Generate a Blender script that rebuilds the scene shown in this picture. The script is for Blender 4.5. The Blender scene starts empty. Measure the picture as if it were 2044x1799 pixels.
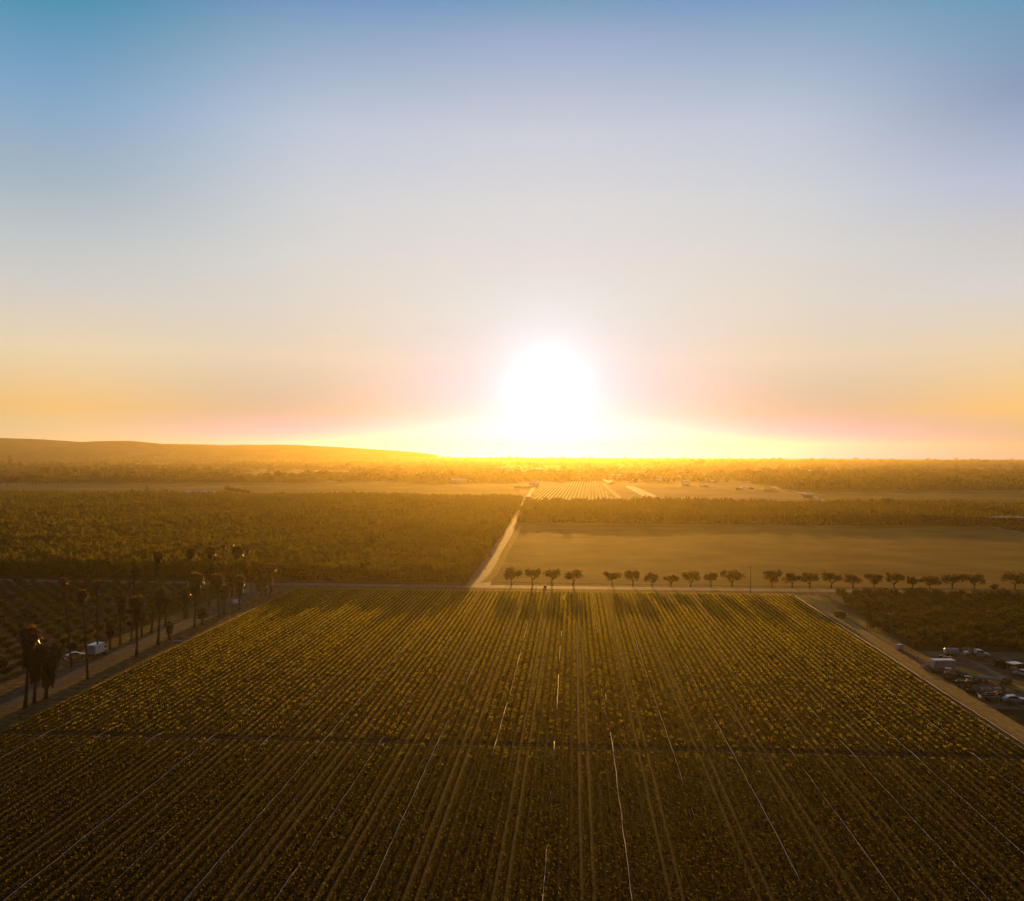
import bpy, bmesh, math, random
import numpy as np
from mathutils import Vector, Matrix, Euler

R = math.radians
rng = np.random.default_rng(7)
random.seed(7)
S = bpy.context.scene
COL = S.collection

# ------------------------------------------------------------------ camera
F = 1825.0                      # focal length in pixels of a 2044 x 1799 picture
CAM_H = 50.0
PITCH, ROLL = 0.14, 0.21
cd = bpy.data.cameras.new('camera')
cd.sensor_width = 36.0
cd.lens = 36.0 * F / 2044.0
cd.clip_start = 0.5
cd.clip_end = 60000.0
cam = bpy.data.objects.new('camera', cd)
COL.objects.link(cam)
CAM_R = Matrix.Rotation(R(90 + PITCH), 3, 'X') @ Matrix.Rotation(R(ROLL), 3, 'Z')
cam.matrix_world = Matrix.Translation((0, 0, CAM_H)) @ CAM_R.to_4x4()
S.camera = cam

# ------------------------------------------------------------------ sun and sky
SUN_EL, SUN_AZ = 4.1, 2.3       # degrees above the horizon, degrees to the right of +Y
sun_dir = Vector((math.sin(R(SUN_AZ)) * math.cos(R(SUN_EL)),
                  math.cos(R(SUN_AZ)) * math.cos(R(SUN_EL)), math.sin(R(SUN_EL))))
sl = bpy.data.lights.new('sun', 'SUN')
sl.energy = 4.7
sl.angle = R(0.53)
sl.color = (1.0, 0.49, 0.07)
sun = bpy.data.objects.new('sun', sl)
sun.rotation_euler = sun_dir.to_track_quat('Z', 'Y').to_euler()
sun.location = (0, 0, 400)
COL.objects.link(sun)

W = bpy.data.worlds.new("World")
S.world = W
W.use_nodes = True
wn, wl = W.node_tree.nodes, W.node_tree.links
wn.clear()
def wmath(op, a, b=None, c=None):
    n = wn.new('ShaderNodeMath'); n.operation = op
    for i, x in enumerate((a, b, c)):
        if x is None: continue
        if isinstance(x, (int, float)): n.inputs[i].default_value = x
        else: wl.new(x, n.inputs[i])
    return n.outputs[0]
def wvec(op, a, b):
    n = wn.new('ShaderNodeVectorMath'); n.operation = op
    for i, x in enumerate((a, b)):
        if hasattr(x, 'is_linked'): wl.new(x, n.inputs[i])
        else: n.inputs[i].default_value = x
    return n
def wmix(fac, a, b, mode='MIX'):
    n = wn.new('ShaderNodeMix'); n.data_type = 'RGBA'; n.blend_type = mode
    for i, x in ((0, fac), (6, a), (7, b)):
        if hasattr(x, 'is_linked'): wl.new(x, n.inputs[i])
        elif i == 0: n.inputs[0].default_value = x
        else: n.inputs[i].default_value = (*x, 1)
    return n.outputs[2]
sky = wn.new('ShaderNodeTexSky')
sky.sky_type = 'NISHITA'
sky.sun_disc = False
sky.sun_elevation = R(SUN_EL)
sky.sun_rotation = R(SUN_AZ)
sky.altitude = 50
sky.air_density = 1.0
sky.dust_density = 2.0
sky.ozone_density = 2.0
tc = wn.new('ShaderNodeTexCoord')
bg = wn.new('ShaderNodeBackground')
bg.inputs['Strength'].default_value = 1.0
wout = wn.new('ShaderNodeOutputWorld')
wl.new(bg.outputs[0], wout.inputs['Surface'])
# radiance of the evening sky by height above the horizon (degrees), for four bearings:
# C under the sun, M 15 degrees to either side of it, L and R 30 degrees left and right
EL = [28.03, 24.2, 19.19, 15.01, 11.67, 9.16, 5.82, 2.48, 0.14]
STOPS = {
    'C': [(.05, .272, .477), (.32, .436, .651), (.545, .623, .741), (.572, .666, .743), (.517, .643, .74),
          (.376, .634, .779), (.15, .513, .842), (.12, .3, 1.0), (.12, .3, 1.6)],
    'M': [(.05, .228, .58), (.256, .407, .593), (.513, .598, .739), (.6, .665, .721), (.625, .678, .69),
          (.622, .659, .644), (.591, .596, .521), (.22, .33, .4), (.08, .12, 1.0)],
    'L': [(.04, .12, .42), (.06, .29, .46), (.22, .405, .62), (.375, .487, .585), (.545, .601, .624),
          (.656, .646, .621), (.824, .692, .476), (.876, .562, .226), (.626, .627, .462)],
    'R': [(.05, .15, .32), (.115, .33, .52), (.25, .345, .52), (.464, .533, .71), (.62, .618, .62),
          (.693, .682, .673), (.839, .672, .454), (.969, .585, .205), (.3, .4, .45)]}
ZEN = {k: (.02, .04, .075) for k in 'CMLR'}
sep = wn.new('ShaderNodeSeparateXYZ')
wl.new(tc.outputs['Generated'], sep.inputs[0])
elev = wmath('MULTIPLY', wmath('ARCSINE', sep.outputs[2]), 57.2958)
azim = wmath('SUBTRACT', wmath('MULTIPLY', wmath('ARCTAN2', sep.outputs[0], sep.outputs[1]), 57.2958), SUN_AZ)
rfac = wmath('DIVIDE', elev, 60.0)
ramp = {}
for k in 'CMLR':
    n = wn.new('ShaderNodeValToRGB')
    cr = n.color_ramp
    while len(cr.elements) < 10: cr.elements.new(0.5)
    for i, (e, c) in enumerate(sorted(zip(EL, STOPS[k]))):
        cr.elements[i].position = e / 60
        cr.elements[i].color = (*c, 1)
    cr.elements[9].position = 1.0
    cr.elements[9].color = (*ZEN[k], 1)
    wl.new(rfac, n.inputs[0])
    ramp[k] = n.outputs[0]
def sstep(x, a, b):
    n = wn.new('ShaderNodeMapRange'); n.interpolation_type = 'SMOOTHSTEP'
    wl.new(x, n.inputs[0]); n.inputs[1].default_value = a; n.inputs[2].default_value = b
    return n.outputs[0]
aaz = wmath('ABSOLUTE', azim)
side = wmix(sstep(azim, -12, 12), ramp['L'], ramp['R'])
grad = wmix(sstep(aaz, 0, 15), ramp['C'], ramp['M'])
grad = wmix(sstep(aaz, 12, 30), grad, side)
grad = wmix(sstep(aaz, 36, 110), grad, (.02, .025, .04))     # the sky opposite the sun is dim
nish = wvec('SCALE', sky.outputs[0], (0, 0, 0)); nish.inputs['Scale'].default_value = 0.03
base = wmix(0.06, grad, nish.outputs[0])
# the glare of the sun's own disc and aureole
cosg = wvec('DOT_PRODUCT', tc.outputs['Generated'], tuple(sun_dir)).outputs['Value']
gam = wmath('MULTIPLY', wmath('ARCCOSINE', wmath('MINIMUM', cosg, 1.0)), 57.2958)
core = wmath('POWER', 2.71828, wmath('MULTIPLY', wmath('POWER', wmath('DIVIDE', gam, 1.9), 1.05), -1.0))
aur = wvec('SCALE', (.85, .92, 1.0), (0, 0, 0)); wl.new(core, aur.inputs['Scale'])
wl.new(wvec('ADD', base, aur.outputs[0]).outputs[0], bg.inputs['Color'])

S.view_settings.view_transform = 'Standard'
S.view_settings.look = 'None'
S.view_settings.gamma = 1.0
S.view_settings.use_curve_mapping = False
S.view_settings.exposure = 0.0
S.cycles.use_denoising = True
S.cycles.max_bounces = 6
S.cycles.diffuse_bounces = 2
S.cycles.transmission_bounces = 3
S.cycles.volume_bounces = 0
S.cycles.sample_clamp_indirect = 4.0

# ------------------------------------------------------------------ helpers
def P(u, v, z=0.0):
    """the point at height z that the photograph (2044 px wide) shows at u, v"""
    d = CAM_R @ Vector((u - 1022, 899.5 - v, -F))
    k = (z - CAM_H) / d.z
    return Vector((d.x * k, d.y * k, z))
YAW = R(3.86)                    # the crop rows run at this bearing
RV = Vector((math.sin(YAW), math.cos(YAW), 0))
CV = Vector((math.cos(YAW), -math.sin(YAW), 0))
def ST(s, t, z=0.0):             # across the rows, along the rows
    p = CV * s + RV * t
    return Vector((p.x, p.y, z))
def to_st(p): return p.dot(CV), p.dot(RV)

def tag(o, label=None, cat=None, group=None, kind=None):
    if label: o['label'] = label
    if cat: o['category'] = cat
    if group: o['group'] = group
    if kind: o['kind'] = kind
    return o
def thing(name, label, cat, loc=(0, 0, 0), rz=0.0, group=None):
    o = bpy.data.objects.new(name, None)
    o.empty_display_size = 0.5
    o.location = loc
    o.rotation_euler = (0, 0, rz)
    COL.objects.link(o)
    return tag(o, label, cat, group)
def link(name, me, parent=None, loc=None):
    o = bpy.data.objects.new(name, me)
    COL.objects.link(o)
    if parent: o.parent = parent
    if loc is not None: o.location = loc
    return o
def dup(root, loc, rz, sc=1.0, label=None, group=None):
    r = root.copy(); COL.objects.link(r)
    r.location = loc; r.rotation_euler = (0, 0, rz); r.scale = (sc, sc, sc)
    if label: r['label'] = label
    if group: r['group'] = group
    for ch in root.children:
        c = ch.copy(); COL.objects.link(c); c.parent = r
        for g in ch.children:
            d = g.copy(); COL.objects.link(d); d.parent = c
    return r

# --- materials
def mat(name, c1, c2=None, scale=1.0, rough=0.8, spec=0.3, bump=0.0, metal=0.0, detail=4.0, obj_coords=False, lo=0.35, hi=0.65):
    m = bpy.data.materials.new(name); m.use_nodes = True
    nt = m.node_tree; b = nt.nodes['Principled BSDF']
    b.inputs['Base Color'].default_value = (*c1, 1)
    b.inputs['Roughness'].default_value = rough
    b.inputs['Specular IOR Level'].default_value = spec
    b.inputs['Metallic'].default_value = metal
    if c2:
        if obj_coords:
            co = nt.nodes.new('ShaderNodeTexCoord').outputs['Object']
        else:
            co = nt.nodes.new('ShaderNodeNewGeometry').outputs['Position']
        no = nt.nodes.new('ShaderNodeTexNoise')
        no.inputs['Scale'].default_value = scale; no.inputs['Detail'].default_value = detail
        nt.links.new(co, no.inputs['Vector'])
        rp = nt.nodes.new('ShaderNodeValToRGB')
        rp.color_ramp.elements[0].position = lo; rp.color_ramp.elements[0].color = (*c1, 1)
        rp.color_ramp.elements[1].position = hi; rp.color_ramp.elements[1].color = (*c2, 1)
        nt.links.new(no.outputs['Fac'], rp.inputs[0])
        nt.links.new(rp.outputs[0], b.inputs['Base Color'])
        if bump:
            n2 = nt.nodes.new('ShaderNodeTexNoise'); n2.inputs['Scale'].default_value = scale * 4
            n2.inputs['Detail'].default_value = 6
            nt.links.new(co, n2.inputs['Vector'])
            bp = nt.nodes.new('ShaderNodeBump'); bp.inputs['Strength'].default_value = bump
            bp.inputs['Distance'].default_value = 0.3
            nt.links.new(n2.outputs['Fac'], bp.inputs['Height'])
            nt.links.new(bp.outputs[0], b.inputs['Normal'])
    return m
def foliage(name, c1, c2, tr, tmix=0.35, scale=0.25, rough=0.45, spec=0.35):
    """leaf: gloss and diffuse on top, light passing through from behind"""
    m = bpy.data.materials.new(name); m.use_nodes = True
    nt = m.node_tree; b = nt.nodes['Principled BSDF']
    b.inputs['Roughness'].default_value = rough
    b.inputs['Specular IOR Level'].default_value = spec
    geo = nt.nodes.new('ShaderNodeNewGeometry')
    no = nt.nodes.new('ShaderNodeTexNoise'); no.inputs['Scale'].default_value = scale; no.inputs['Detail'].default_value = 3
    nt.links.new(geo.outputs['Position'], no.inputs['Vector'])
    ad = nt.nodes.new('ShaderNodeMath'); ad.operation = 'MULTIPLY_ADD'
    nt.links.new(geo.outputs['Random Per Island'], ad.inputs[0]); ad.inputs[1].default_value = 0.5
    nt.links.new(no.outputs['Fac'], ad.inputs[2])
    rp = nt.nodes.new('ShaderNodeValToRGB')
    rp.color_ramp.elements[0].position = 0.45; rp.color_ramp.elements[0].color = (*c1, 1)
    rp.color_ramp.elements[1].position = 1.0; rp.color_ramp.elements[1].color = (*c2, 1)
    nt.links.new(ad.outputs[0], rp.inputs[0])
    nt.links.new(rp.outputs[0], b.inputs['Base Color'])
    t = nt.nodes.new('ShaderNodeBsdfTranslucent'); t.inputs[0].default_value = (*tr, 1)
    mx = nt.nodes.new('ShaderNodeMixShader'); mx.inputs[0].default_value = tmix
    nt.links.new(b.outputs[0], mx.inputs[1]); nt.links.new(t.outputs[0], mx.inputs[2])
    nt.links.new(mx.outputs[0], nt.nodes['Material Output'].inputs['Surface'])
    return m

M = {}
M['ground'] = mat('plain_soil', (.05, .038, .008), (.16, .105, .02), 0.004, 0.95, 0.1, 0)
M['crop_soil'] = mat('crop_soil', (.03, .018, .005), (.06, .036, .009), 0.8, 0.95, 0.02, 0.5)
M['path_soil'] = mat('field_path_soil', (.04, .022, .008), (.085, .05, .018), 0.9, 0.95, 0.03, 0.4)
M['dirt'] = mat('pale_dirt', (.42, .27, .12), (.58, .4, .2), 0.4, 0.8, 0.22, 0.4)
M['track'] = mat('sandy_track', (.52, .27, .03), (.68, .39, .055), 0.5, 0.9, 0.04, 0.5)
M['road'] = mat('worn_road', (.14, .1, .06), (.22, .16, .1), 0.5, 0.72, 0.3, 0.2)
M['palm_road'] = mat('dusty_palm_road', (.07, .048, .03), (.12, .084, .052), 0.4, 0.85, 0.15, 0.3)
M['verge'] = mat('dry_verge', (.1, .055, .014), (.28, .16, .03), 0.6, 0.9, 0.05, 0.7)
M['yard'] = mat('yard_dirt', (.13, .082, .034), (.25, .165, .07), 0.25, 0.9, 0.1, 0.4)
M['stubble'] = mat('stubble_field', (.3, .165, .02), (.56, .31, .045), 0.03, 0.95, 0.02, 0.35, detail=15, lo=.3, hi=.7)
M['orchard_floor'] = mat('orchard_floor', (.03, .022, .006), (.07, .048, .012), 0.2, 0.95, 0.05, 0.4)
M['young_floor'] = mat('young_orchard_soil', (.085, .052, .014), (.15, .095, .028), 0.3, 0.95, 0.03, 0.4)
M['tan_field'] = mat('tan_field', (.12, .085, .015), (.2, .14, .03), 0.012, 0.95, 0.02, 0.3)
M['green_field'] = mat('green_field', (.06, .06, .008), (.12, .1, .014), 0.012, 0.95, 0.02, 0.3)
M['pink_field'] = mat('fallow_field', (.3, .17, .08), (.42, .26, .13), 0.012, 0.95, 0.02, 0.3)
M['sheet'] = mat('white_sheeting', (.42, .38, .3), (.56, .5, .4), 0.3, 0.75, 0.15)
M['hill'] = mat('dry_hill', (.28, .21, .09), (.42, .33, .15), 0.008, 0.95, 0.0)
M['crop'] = foliage('crop_leaf', (.01, .012, .001), (.03, .031, .0022), (.38, .32, .012), 0.27, 0.3, 0.8, 0.03)
M['crop_sun_tip'] = foliage('crop_sun_tip', (.03, .03, .002), (.07, .06, .004), (.8, .66, .03), 0.7, 0.3, 0.8, 0.03)  # strongly translucent leaf for the tips added to brighten the far crop
M['leaf'] = foliage('tree_leaf', (.014, .013, .002), (.035, .03, .005), (.2, .13, .01), 0.15, 0.4, 0.7, 0.06)
M['orchard_leaf'] = foliage('orchard_leaf', (.012, .013, .001), (.06, .055, .004), (.34, .27, .012), 0.28, 0.035, 0.7, 0.05)
M['young_leaf'] = foliage('young_orchard_leaf', (.014, .015, .002), (.045, .042, .005), (.26, .2, .015), 0.2, 0.3, 0.7, 0.06)
M['palm_leaf'] = foliage('palm_leaf', (.022, .02, .005), (.055, .046, .01), (.5, .3, .04), 0.28, 0.5, 0.32, 0.4)
M['palm_skirt'] = foliage('dead_frond', (.025, .018, .007), (.06, .042, .016), (.3, .17, .04), 0.2, 0.5, 0.6, 0.1)
M['bark'] = mat('tree_bark', (.05, .038, .026), (.09, .068, .045), 3, 0.95, 0.1, 0.5)
M['palm_bark'] = mat('palm_bark', (.06, .046, .032), (.11, .085, .06), 5, 0.95, 0.1, 0.5)
M['pipe'] = mat('white_pipe', (.6, .57, .5), (.8, .77, .7), 0.5, 0.5, 0.3)
M['lane'] = mat('wheel_lane_soil', (.065, .038, .007), (.13, .076, .015), 0.6, 0.9, 0.06, 0.4)
M['white'] = mat('white_paint', (.72, .71, .7), (.82, .81, .8), 1.2, 0.35, 0.5)
M['pale_metal'] = mat('pale_metal', (.5, .49, .47), (.62, .6, .58), 2, 0.4, 0.5, 0, 0.3)
M['dark_metal'] = mat('dark_metal', (.03, .028, .026), (.07, .06, .05), 2, 0.5, 0.4, 0, 0.3)
M['rust'] = mat('rusty_steel', (.07, .04, .025), (.14, .08, .05), 3, 0.7, 0.3, 0, 0.2)
M['glass'] = mat('dark_glass', (.02, .022, .025), None, 1, 0.06, 0.8)
M['tyre'] = mat('tyre_rubber', (.02, .02, .02), (.035, .033, .03), 4, 0.85, 0.2)
M['rim'] = mat('wheel_rim', (.35, .34, .33), None, 1, 0.35, 0.5, 0, 0.7)
M['red'] = mat('dull_red_paint', (.2, .03, .02), (.28, .05, .03), 2, 0.45, 0.5)
M['green_paint'] = mat('dull_green_paint', (.03, .08, .025), (.05, .11, .03), 2, 0.45, 0.5)
M['yellow'] = mat('yellow_paint', (.5, .33, .04), (.6, .4, .06), 2, 0.4, 0.5)
M['wood'] = mat('weathered_wood', (.16, .11, .07), (.28, .2, .13), 3, 0.85, 0.2)
M['lamp_red'] = mat('tail_lamp', (.3, .01, .01), None, 1, 0.2, 0.6)
M['roof_pale'] = mat('pale_roof', (.5, .46, .4), (.66, .62, .55), 0.2, 0.22, 0.8, 0, 0.45)
M['roof_grey'] = mat('grey_roof', (.16, .14, .12), (.26, .23, .2), 0.2, 0.5, 0.4)
M['stucco'] = mat('pale_stucco', (.58, .52, .44), (.7, .64, .56), 0.3, 0.8, 0.3)
M['concrete'] = mat('concrete', (.3, .28, .25), (.4, .38, .34), 1.5, 0.85, 0.2)

# --- mesh builder
class MB:
    def __init__(self): self.v = []; self.f = []
    def add(self, vs, fs):
        n = len(self.v)
        self.v += [tuple(p) for p in vs]
        self.f += [tuple(i + n for i in f) for f in fs]
        return self
    def box(self, x0, x1, y0, y1, z0, z1, m=None, taper=None):
        vs = [Vector((x, y, z)) for z in (z0, z1) for x, y in ((x0, y0), (x1, y0), (x1, y1), (x0, y1))]
        if taper:
            cx, cy = (x0 + x1) / 2, (y0 + y1) / 2
            for p in vs[4:]:
                p.x = cx + (p.x - cx) * taper[0]; p.y = cy + (p.y - cy) * taper[1]
        if m: vs = [m @ p for p in vs]
        return self.add(vs, [(3, 2, 1, 0), (4, 5, 6, 7), (0, 1, 5, 4), (1, 2, 6, 5), (2, 3, 7, 6), (3, 0, 4, 7)])
    def tube(self, pts, rad, n=7, cap=True):
        pts = [Vector(p) for p in pts]
        if isinstance(rad, (int, float)): rad = [rad] * len(pts)
        rings = []
        for i, p in enumerate(pts):
            d = (pts[min(i + 1, len(pts) - 1)] - pts[max(i - 1, 0)]).normalized()
            a = d.cross(Vector((0, 0, 1)) if abs(d.z) < 0.9 else Vector((1, 0, 0))).normalized()
            b = d.cross(a)
            rings.append([p + (a * math.cos(k / n * 2 * math.pi) + b * math.sin(k / n * 2 * math.pi)) * rad[i] for k in range(n)])
        vs = [q for r_ in rings for q in r_]
        fs = []
        for i in range(len(pts) - 1):
            for k in range(n):
                fs.append((i * n + k, i * n + (k + 1) % n, (i + 1) * n + (k + 1) % n, (i + 1) * n + k))
        if cap:
            fs.append(tuple(range(n - 1, -1, -1))); m_ = (len(pts) - 1) * n
            fs.append(tuple(m_ + k for k in range(n)))
        return self.add(vs, fs)
    def prism(self, prof, y0, y1, m=None):
        """side profile (x, z) run across from y0 to y1"""
        n = len(prof)
        vs = [Vector((x, y, z)) for y in (y0, y1) for x, z in prof]
        if m: vs = [m @ p for p in vs]
        fs = [tuple(range(n)), tuple(range(2 * n - 1, n - 1, -1))]
        fs += [(i, i + n, (i + 1) % n + n, (i + 1) % n) for i in range(n)]
        return self.add(vs, fs)
    def wheel(self, c, r, w, n=16):
        return self.tube([(c[0], c[1] - w / 2, c[2]), (c[0], c[1] + w / 2, c[2])], r, n)
    def quads(self, Q):
        n = len(self.v); Q = np.asarray(Q)
        self.v += [tuple(p) for p in Q.reshape(-1, 3).tolist()]
        self.f += [(n + 4 * i, n + 4 * i + 1, n + 4 * i + 2, n + 4 * i + 3) for i in range(len(Q))]
        return self
    def mesh(self, name, m, bevel=0.0, smooth=False):
        me = bpy.data.meshes.new(name)
        me.from_pydata(self.v, [], self.f)
        me.update()
        if bevel:
            bm = bmesh.new(); bm.from_mesh(me)
            bmesh.ops.recalc_face_normals(bm, faces=bm.faces)
            bmesh.ops.bevel(bm, geom=bm.edges[:], offset=bevel, segments=2, affect='EDGES', clamp_overlap=True)
            bm.to_mesh(me); bm.free()
        if smooth:
            for p in me.polygons: p.use_smooth = True
        if m: me.materials.append(M[m] if isinstance(m, str) else m)
        return me
    def obj(self, name, m, parent=None, bevel=0.0, smooth=False, loc=None):
        return link(name, self.mesh(name, m, bevel, smooth), parent, loc)

def leaves(n, lobes, size, seed, up=0.25, thick=0.5, asp=0.6):
    """n leaf-clump faces spread through a set of lobes (x, y, z, rx, ry, rz); most lie near the lobes' skins"""
    g = np.random.default_rng(seed)
    L = np.array(lobes, float)
    w = (L[:, 3] * L[:, 4] * L[:, 5]) ** (2 / 3); w /= w.sum()
    k = g.choice(len(L), n, p=w)
    d = g.normal(size=(n, 3)); d /= np.linalg.norm(d, axis=1, keepdims=True)
    r = 1 - thick * g.random(n) ** 1.6
    r *= 1 + 0.12 * g.normal(size=n)
    c = L[k, :3] + d * L[k, 3:] * r[:, None]
    nrm = d * 0.5 + g.normal(size=(n, 3)) * 0.6; nrm[:, 2] += up
    nrm /= np.linalg.norm(nrm, axis=1, keepdims=True)
    a = np.cross(nrm, g.normal(size=(n, 3))); a /= np.linalg.norm(a, axis=1, keepdims=True)
    b = np.cross(nrm, a)
    s = (size * (0.55 + 0.9 * g.random(n)))[:, None]
    a *= s; b *= s * asp
    return np.stack([c - a, c - b * .8 + nrm * s * .12, c + a, c + b * .8 + nrm * s * .12], 1)

def patch(name, poly, z, m, sub=0):
    """one flat sheet of ground"""
    bm = bmesh.new()
    vs = [bm.verts.new((p[0], p[1], z)) for p in poly]
    f = bm.faces.new(vs)
    bmesh.ops.recalc_face_normals(bm, faces=[f])
    if f.normal.z < 0: f.normal_flip()
    bmesh.ops.triangulate(bm, faces=bm.faces[:])
    me = bpy.data.meshes.new(name); bm.to_mesh(me); bm.free()
    me.materials.append(M[m])
    return tag(link(name, me), kind='structure')
def strip(name, pts, widths, z, m):
    """a sheet that follows a line"""
    pts = [Vector(p) for p in pts]
    if isinstance(widths, (int, float)): widths = [widths] * len(pts)
    left, right = [], []
    for i, p in enumerate(pts):
        d = pts[min(i + 1, len(pts) - 1)] - pts[max(i - 1, 0)]; d.z = 0; d.normalize()
        nn = Vector((-d.y, d.x, 0)) * widths[i] / 2
        left.append(p + nn); right.append(p - nn)
    me = bpy.data.meshes.new(name)
    n = len(pts)
    me.from_pydata([(q.x, q.y, z) for q in left + right], [], [(i + n, i + 1 + n, i + 1, i) for i in range(n - 1)])
    me.materials.append(M[m])
    return tag(link(name, me), kind='structure')
def wobble(a, b, n, amp, seed):
    g = random.Random(seed)
    return [a.lerp(b, i / n) + Vector((g.uniform(-amp, amp), g.uniform(-amp, amp), 0)) for i in range(n + 1)]

# --- scatter for what nobody could count: one object, leaf meshes placed on its points
def scatter(name, pts, scl, rot, idx, sources, label, cat):
    me = bpy.data.meshes.new(name)
    me.vertices.add(len(pts)); me.vertices.foreach_set('co', np.asarray(pts, np.float32).ravel())
    for an, ty, dat, key in (('scl', 'FLOAT_VECTOR', scl, 'vector'), ('rot', 'FLOAT_VECTOR', rot, 'vector'), ('idx', 'INT', idx, 'value')):
        a = me.attributes.new(an, ty, 'POINT')
        a.data.foreach_set(key, np.asarray(dat, np.int32 if ty == 'INT' else np.float32).ravel())
    me.update()
    o = link(name, me)
    src = bpy.data.collections.new(name + '_source')
    for i, s_ in enumerate(sources):
        so = bpy.data.objects.new('%s_leaves_%d' % (name, i), s_); src.objects.link(so)
    ng = bpy.data.node_groups.new(name + '_scatter', 'GeometryNodeTree')
    ng.interface.new_socket('Geometry', in_out='INPUT', socket_type='NodeSocketGeometry')
    ng.interface.new_socket('Geometry', in_out='OUTPUT', socket_type='NodeSocketGeometry')
    N, L = ng.nodes, ng.links
    gi, go = N.new('NodeGroupInput'), N.new('NodeGroupOutput')
    ci = N.new('GeometryNodeCollectionInfo'); ci.inputs['Collection'].default_value = src
    ci.inputs['Separate Children'].default_value = True; ci.inputs['Reset Children'].default_value = True
    ip = N.new('GeometryNodeInstanceOnPoints'); ip.inputs['Pick Instance'].default_value = True
    def na(nm, ty):
        q = N.new('GeometryNodeInputNamedAttribute'); q.data_type = ty; q.inputs['Name'].default_value = nm
        return [s for s in q.outputs if s.enabled and s.name == 'Attribute'][0]
    L.new(gi.outputs[0], ip.inputs['Points'])
    L.new(ci.outputs[0], ip.inputs['Instance'])
    L.new(na('idx', 'INT'), ip.inputs['Instance Index'])
    er = N.new('FunctionNodeEulerToRotation'); L.new(na('rot', 'FLOAT_VECTOR'), er.inputs[0])
    L.new(er.outputs[0], ip.inputs['Rotation'])
    L.new(na('scl', 'FLOAT_VECTOR'), ip.inputs['Scale'])
    L.new(ip.outputs[0], go.inputs[0])
    md = o.modifiers.new('scatter', 'NODES'); md.node_group = ng
    return tag(o, label, cat, kind='stuff')

# ------------------------------------------------------------------ the ground
def gpoly(*uv): return [P(u, v) for u, v in uv]
T_ROAD0, T_ROAD1 = 335.5, 345.5          # the road across the picture, along the rows' cross direction
S_L, S_R = -101.0, 77.4                  # the crop field's two sides
patch('ground', [(-9000, -500), (9000, -500), (9000, 9200), (-9000, 9200)], 0.0, 'ground')
patch('crop_field', [ST(S_L, 40), ST(S_R, 40), ST(S_R, 329), ST(S_L, 329)], 0.02, 'crop_soil')
patch('field_path', [ST(S_L, 154.3), ST(S_R, 154.3), ST(S_R, 156.9), ST(S_L, 156.9)], 0.05, 'path_soil')
patch('palm_verge', [ST(-125, 60), ST(S_L + 0.3, 60), ST(S_L + 0.3, 335), ST(-121, 335)], 0.03, 'verge')
strip('palm_road', wobble(ST(-112.0, 60), ST(-112.2, 338), 12, 0.25, 3), 5.6, 0.06, 'palm_road')
strip('road_shoulder', [ST(-420, 335), ST(420, 336.5)], 15.0, 0.035, 'verge')
strip('road', [ST(-420, 338.8), ST(-60, 339), ST(420, 340)], 7.2, 0.07, 'road')
strip('road_sheen_strip', [ST(-40, 340), ST(20, 340.2), ST(120, 340.5)], 6.6, 0.1, 'dirt')  # paler sheet over the road, its sun sheen put into the colour
tr = [P(954, 1170), P(985, 1108), P(1014, 1066), P(1026, 1041), P(1040, 1015), P(1051, 997), P(1062, 978), P(1078, 955), P(1098, 940)]
strip('dirt_track', tr, [9, 6.5, 5.5, 5.5, 5, 5, 5, 5.5, 6], 0.09, 'dirt')
strip('side_track', [P(966, 1164), P(974, 1158), P(985, 1147), P(1005, 1112), P(1022, 1081), P(1039, 1050)], [3, 3, 3.4, 3, 3, 2.5], 0.1, 'track')
patch('stubble_field', [ST(-36, 352), ST(300, 350), ST(420, 700), ST(300, 660), ST(-43, 655)], 0.05, 'stubble')
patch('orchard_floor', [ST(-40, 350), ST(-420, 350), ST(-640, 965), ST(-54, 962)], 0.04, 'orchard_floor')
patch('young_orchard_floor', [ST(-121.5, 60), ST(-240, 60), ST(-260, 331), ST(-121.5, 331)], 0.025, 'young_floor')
# right of the field
strip('farm_track', [ST(80.2, 60), ST(80.4, 150), ST(80.2, 215), ST(80.6, 260), ST(81.2, 300), ST(82, 328)], [4.6, 4.6, 4.2, 3.6, 4.0, 7.5], 0.08, 'track')
patch('yard', [ST(82.4, 165), ST(150, 165), ST(150, 239), ST(86, 239), ST(84, 329), ST(79, 329), ST(82.4, 260)], 0.03, 'yard')
strip('yard_track', [P(1600, 1190), P(1680, 1222), P(1745, 1260), P(1838, 1311), P(1985, 1358), P(2090, 1392)], [4, 2.6, 2.6, 3.0, 3.4, 3.4], 0.07, 'track')
patch('grove_floor', [ST(86.5, 240), ST(200, 240), ST(220, 333), ST(93, 333)], 0.04, 'young_floor')
patch('tilled_patch', gpoly((1915, 1412), (2100, 1420), (2150, 1520), (2040, 1500), (1925, 1438)), 0.06, 'orchard_floor')
# far fields
patch('tan_field', gpoly((-90, 977), (167, 967), (267, 965), (480, 967), (500, 1001), (-90, 1003)), 0.12, 'tan_field')
patch('green_field', gpoly((480, 967), (690, 964), (900, 967), (1036, 968), (1040, 1002), (500, 1001)), 0.14, 'green_field')
patch('fallow_field', gpoly((1204, 967), (1300, 970), (1430, 974), (1560, 977), (1665, 1016), (1240, 1016)), 0.12, 'pink_field')
patch('far_green_field', gpoly((1600, 979), (2110, 984), (2110, 1022), (1680, 1016)), 0.14, 'green_field')
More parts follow.
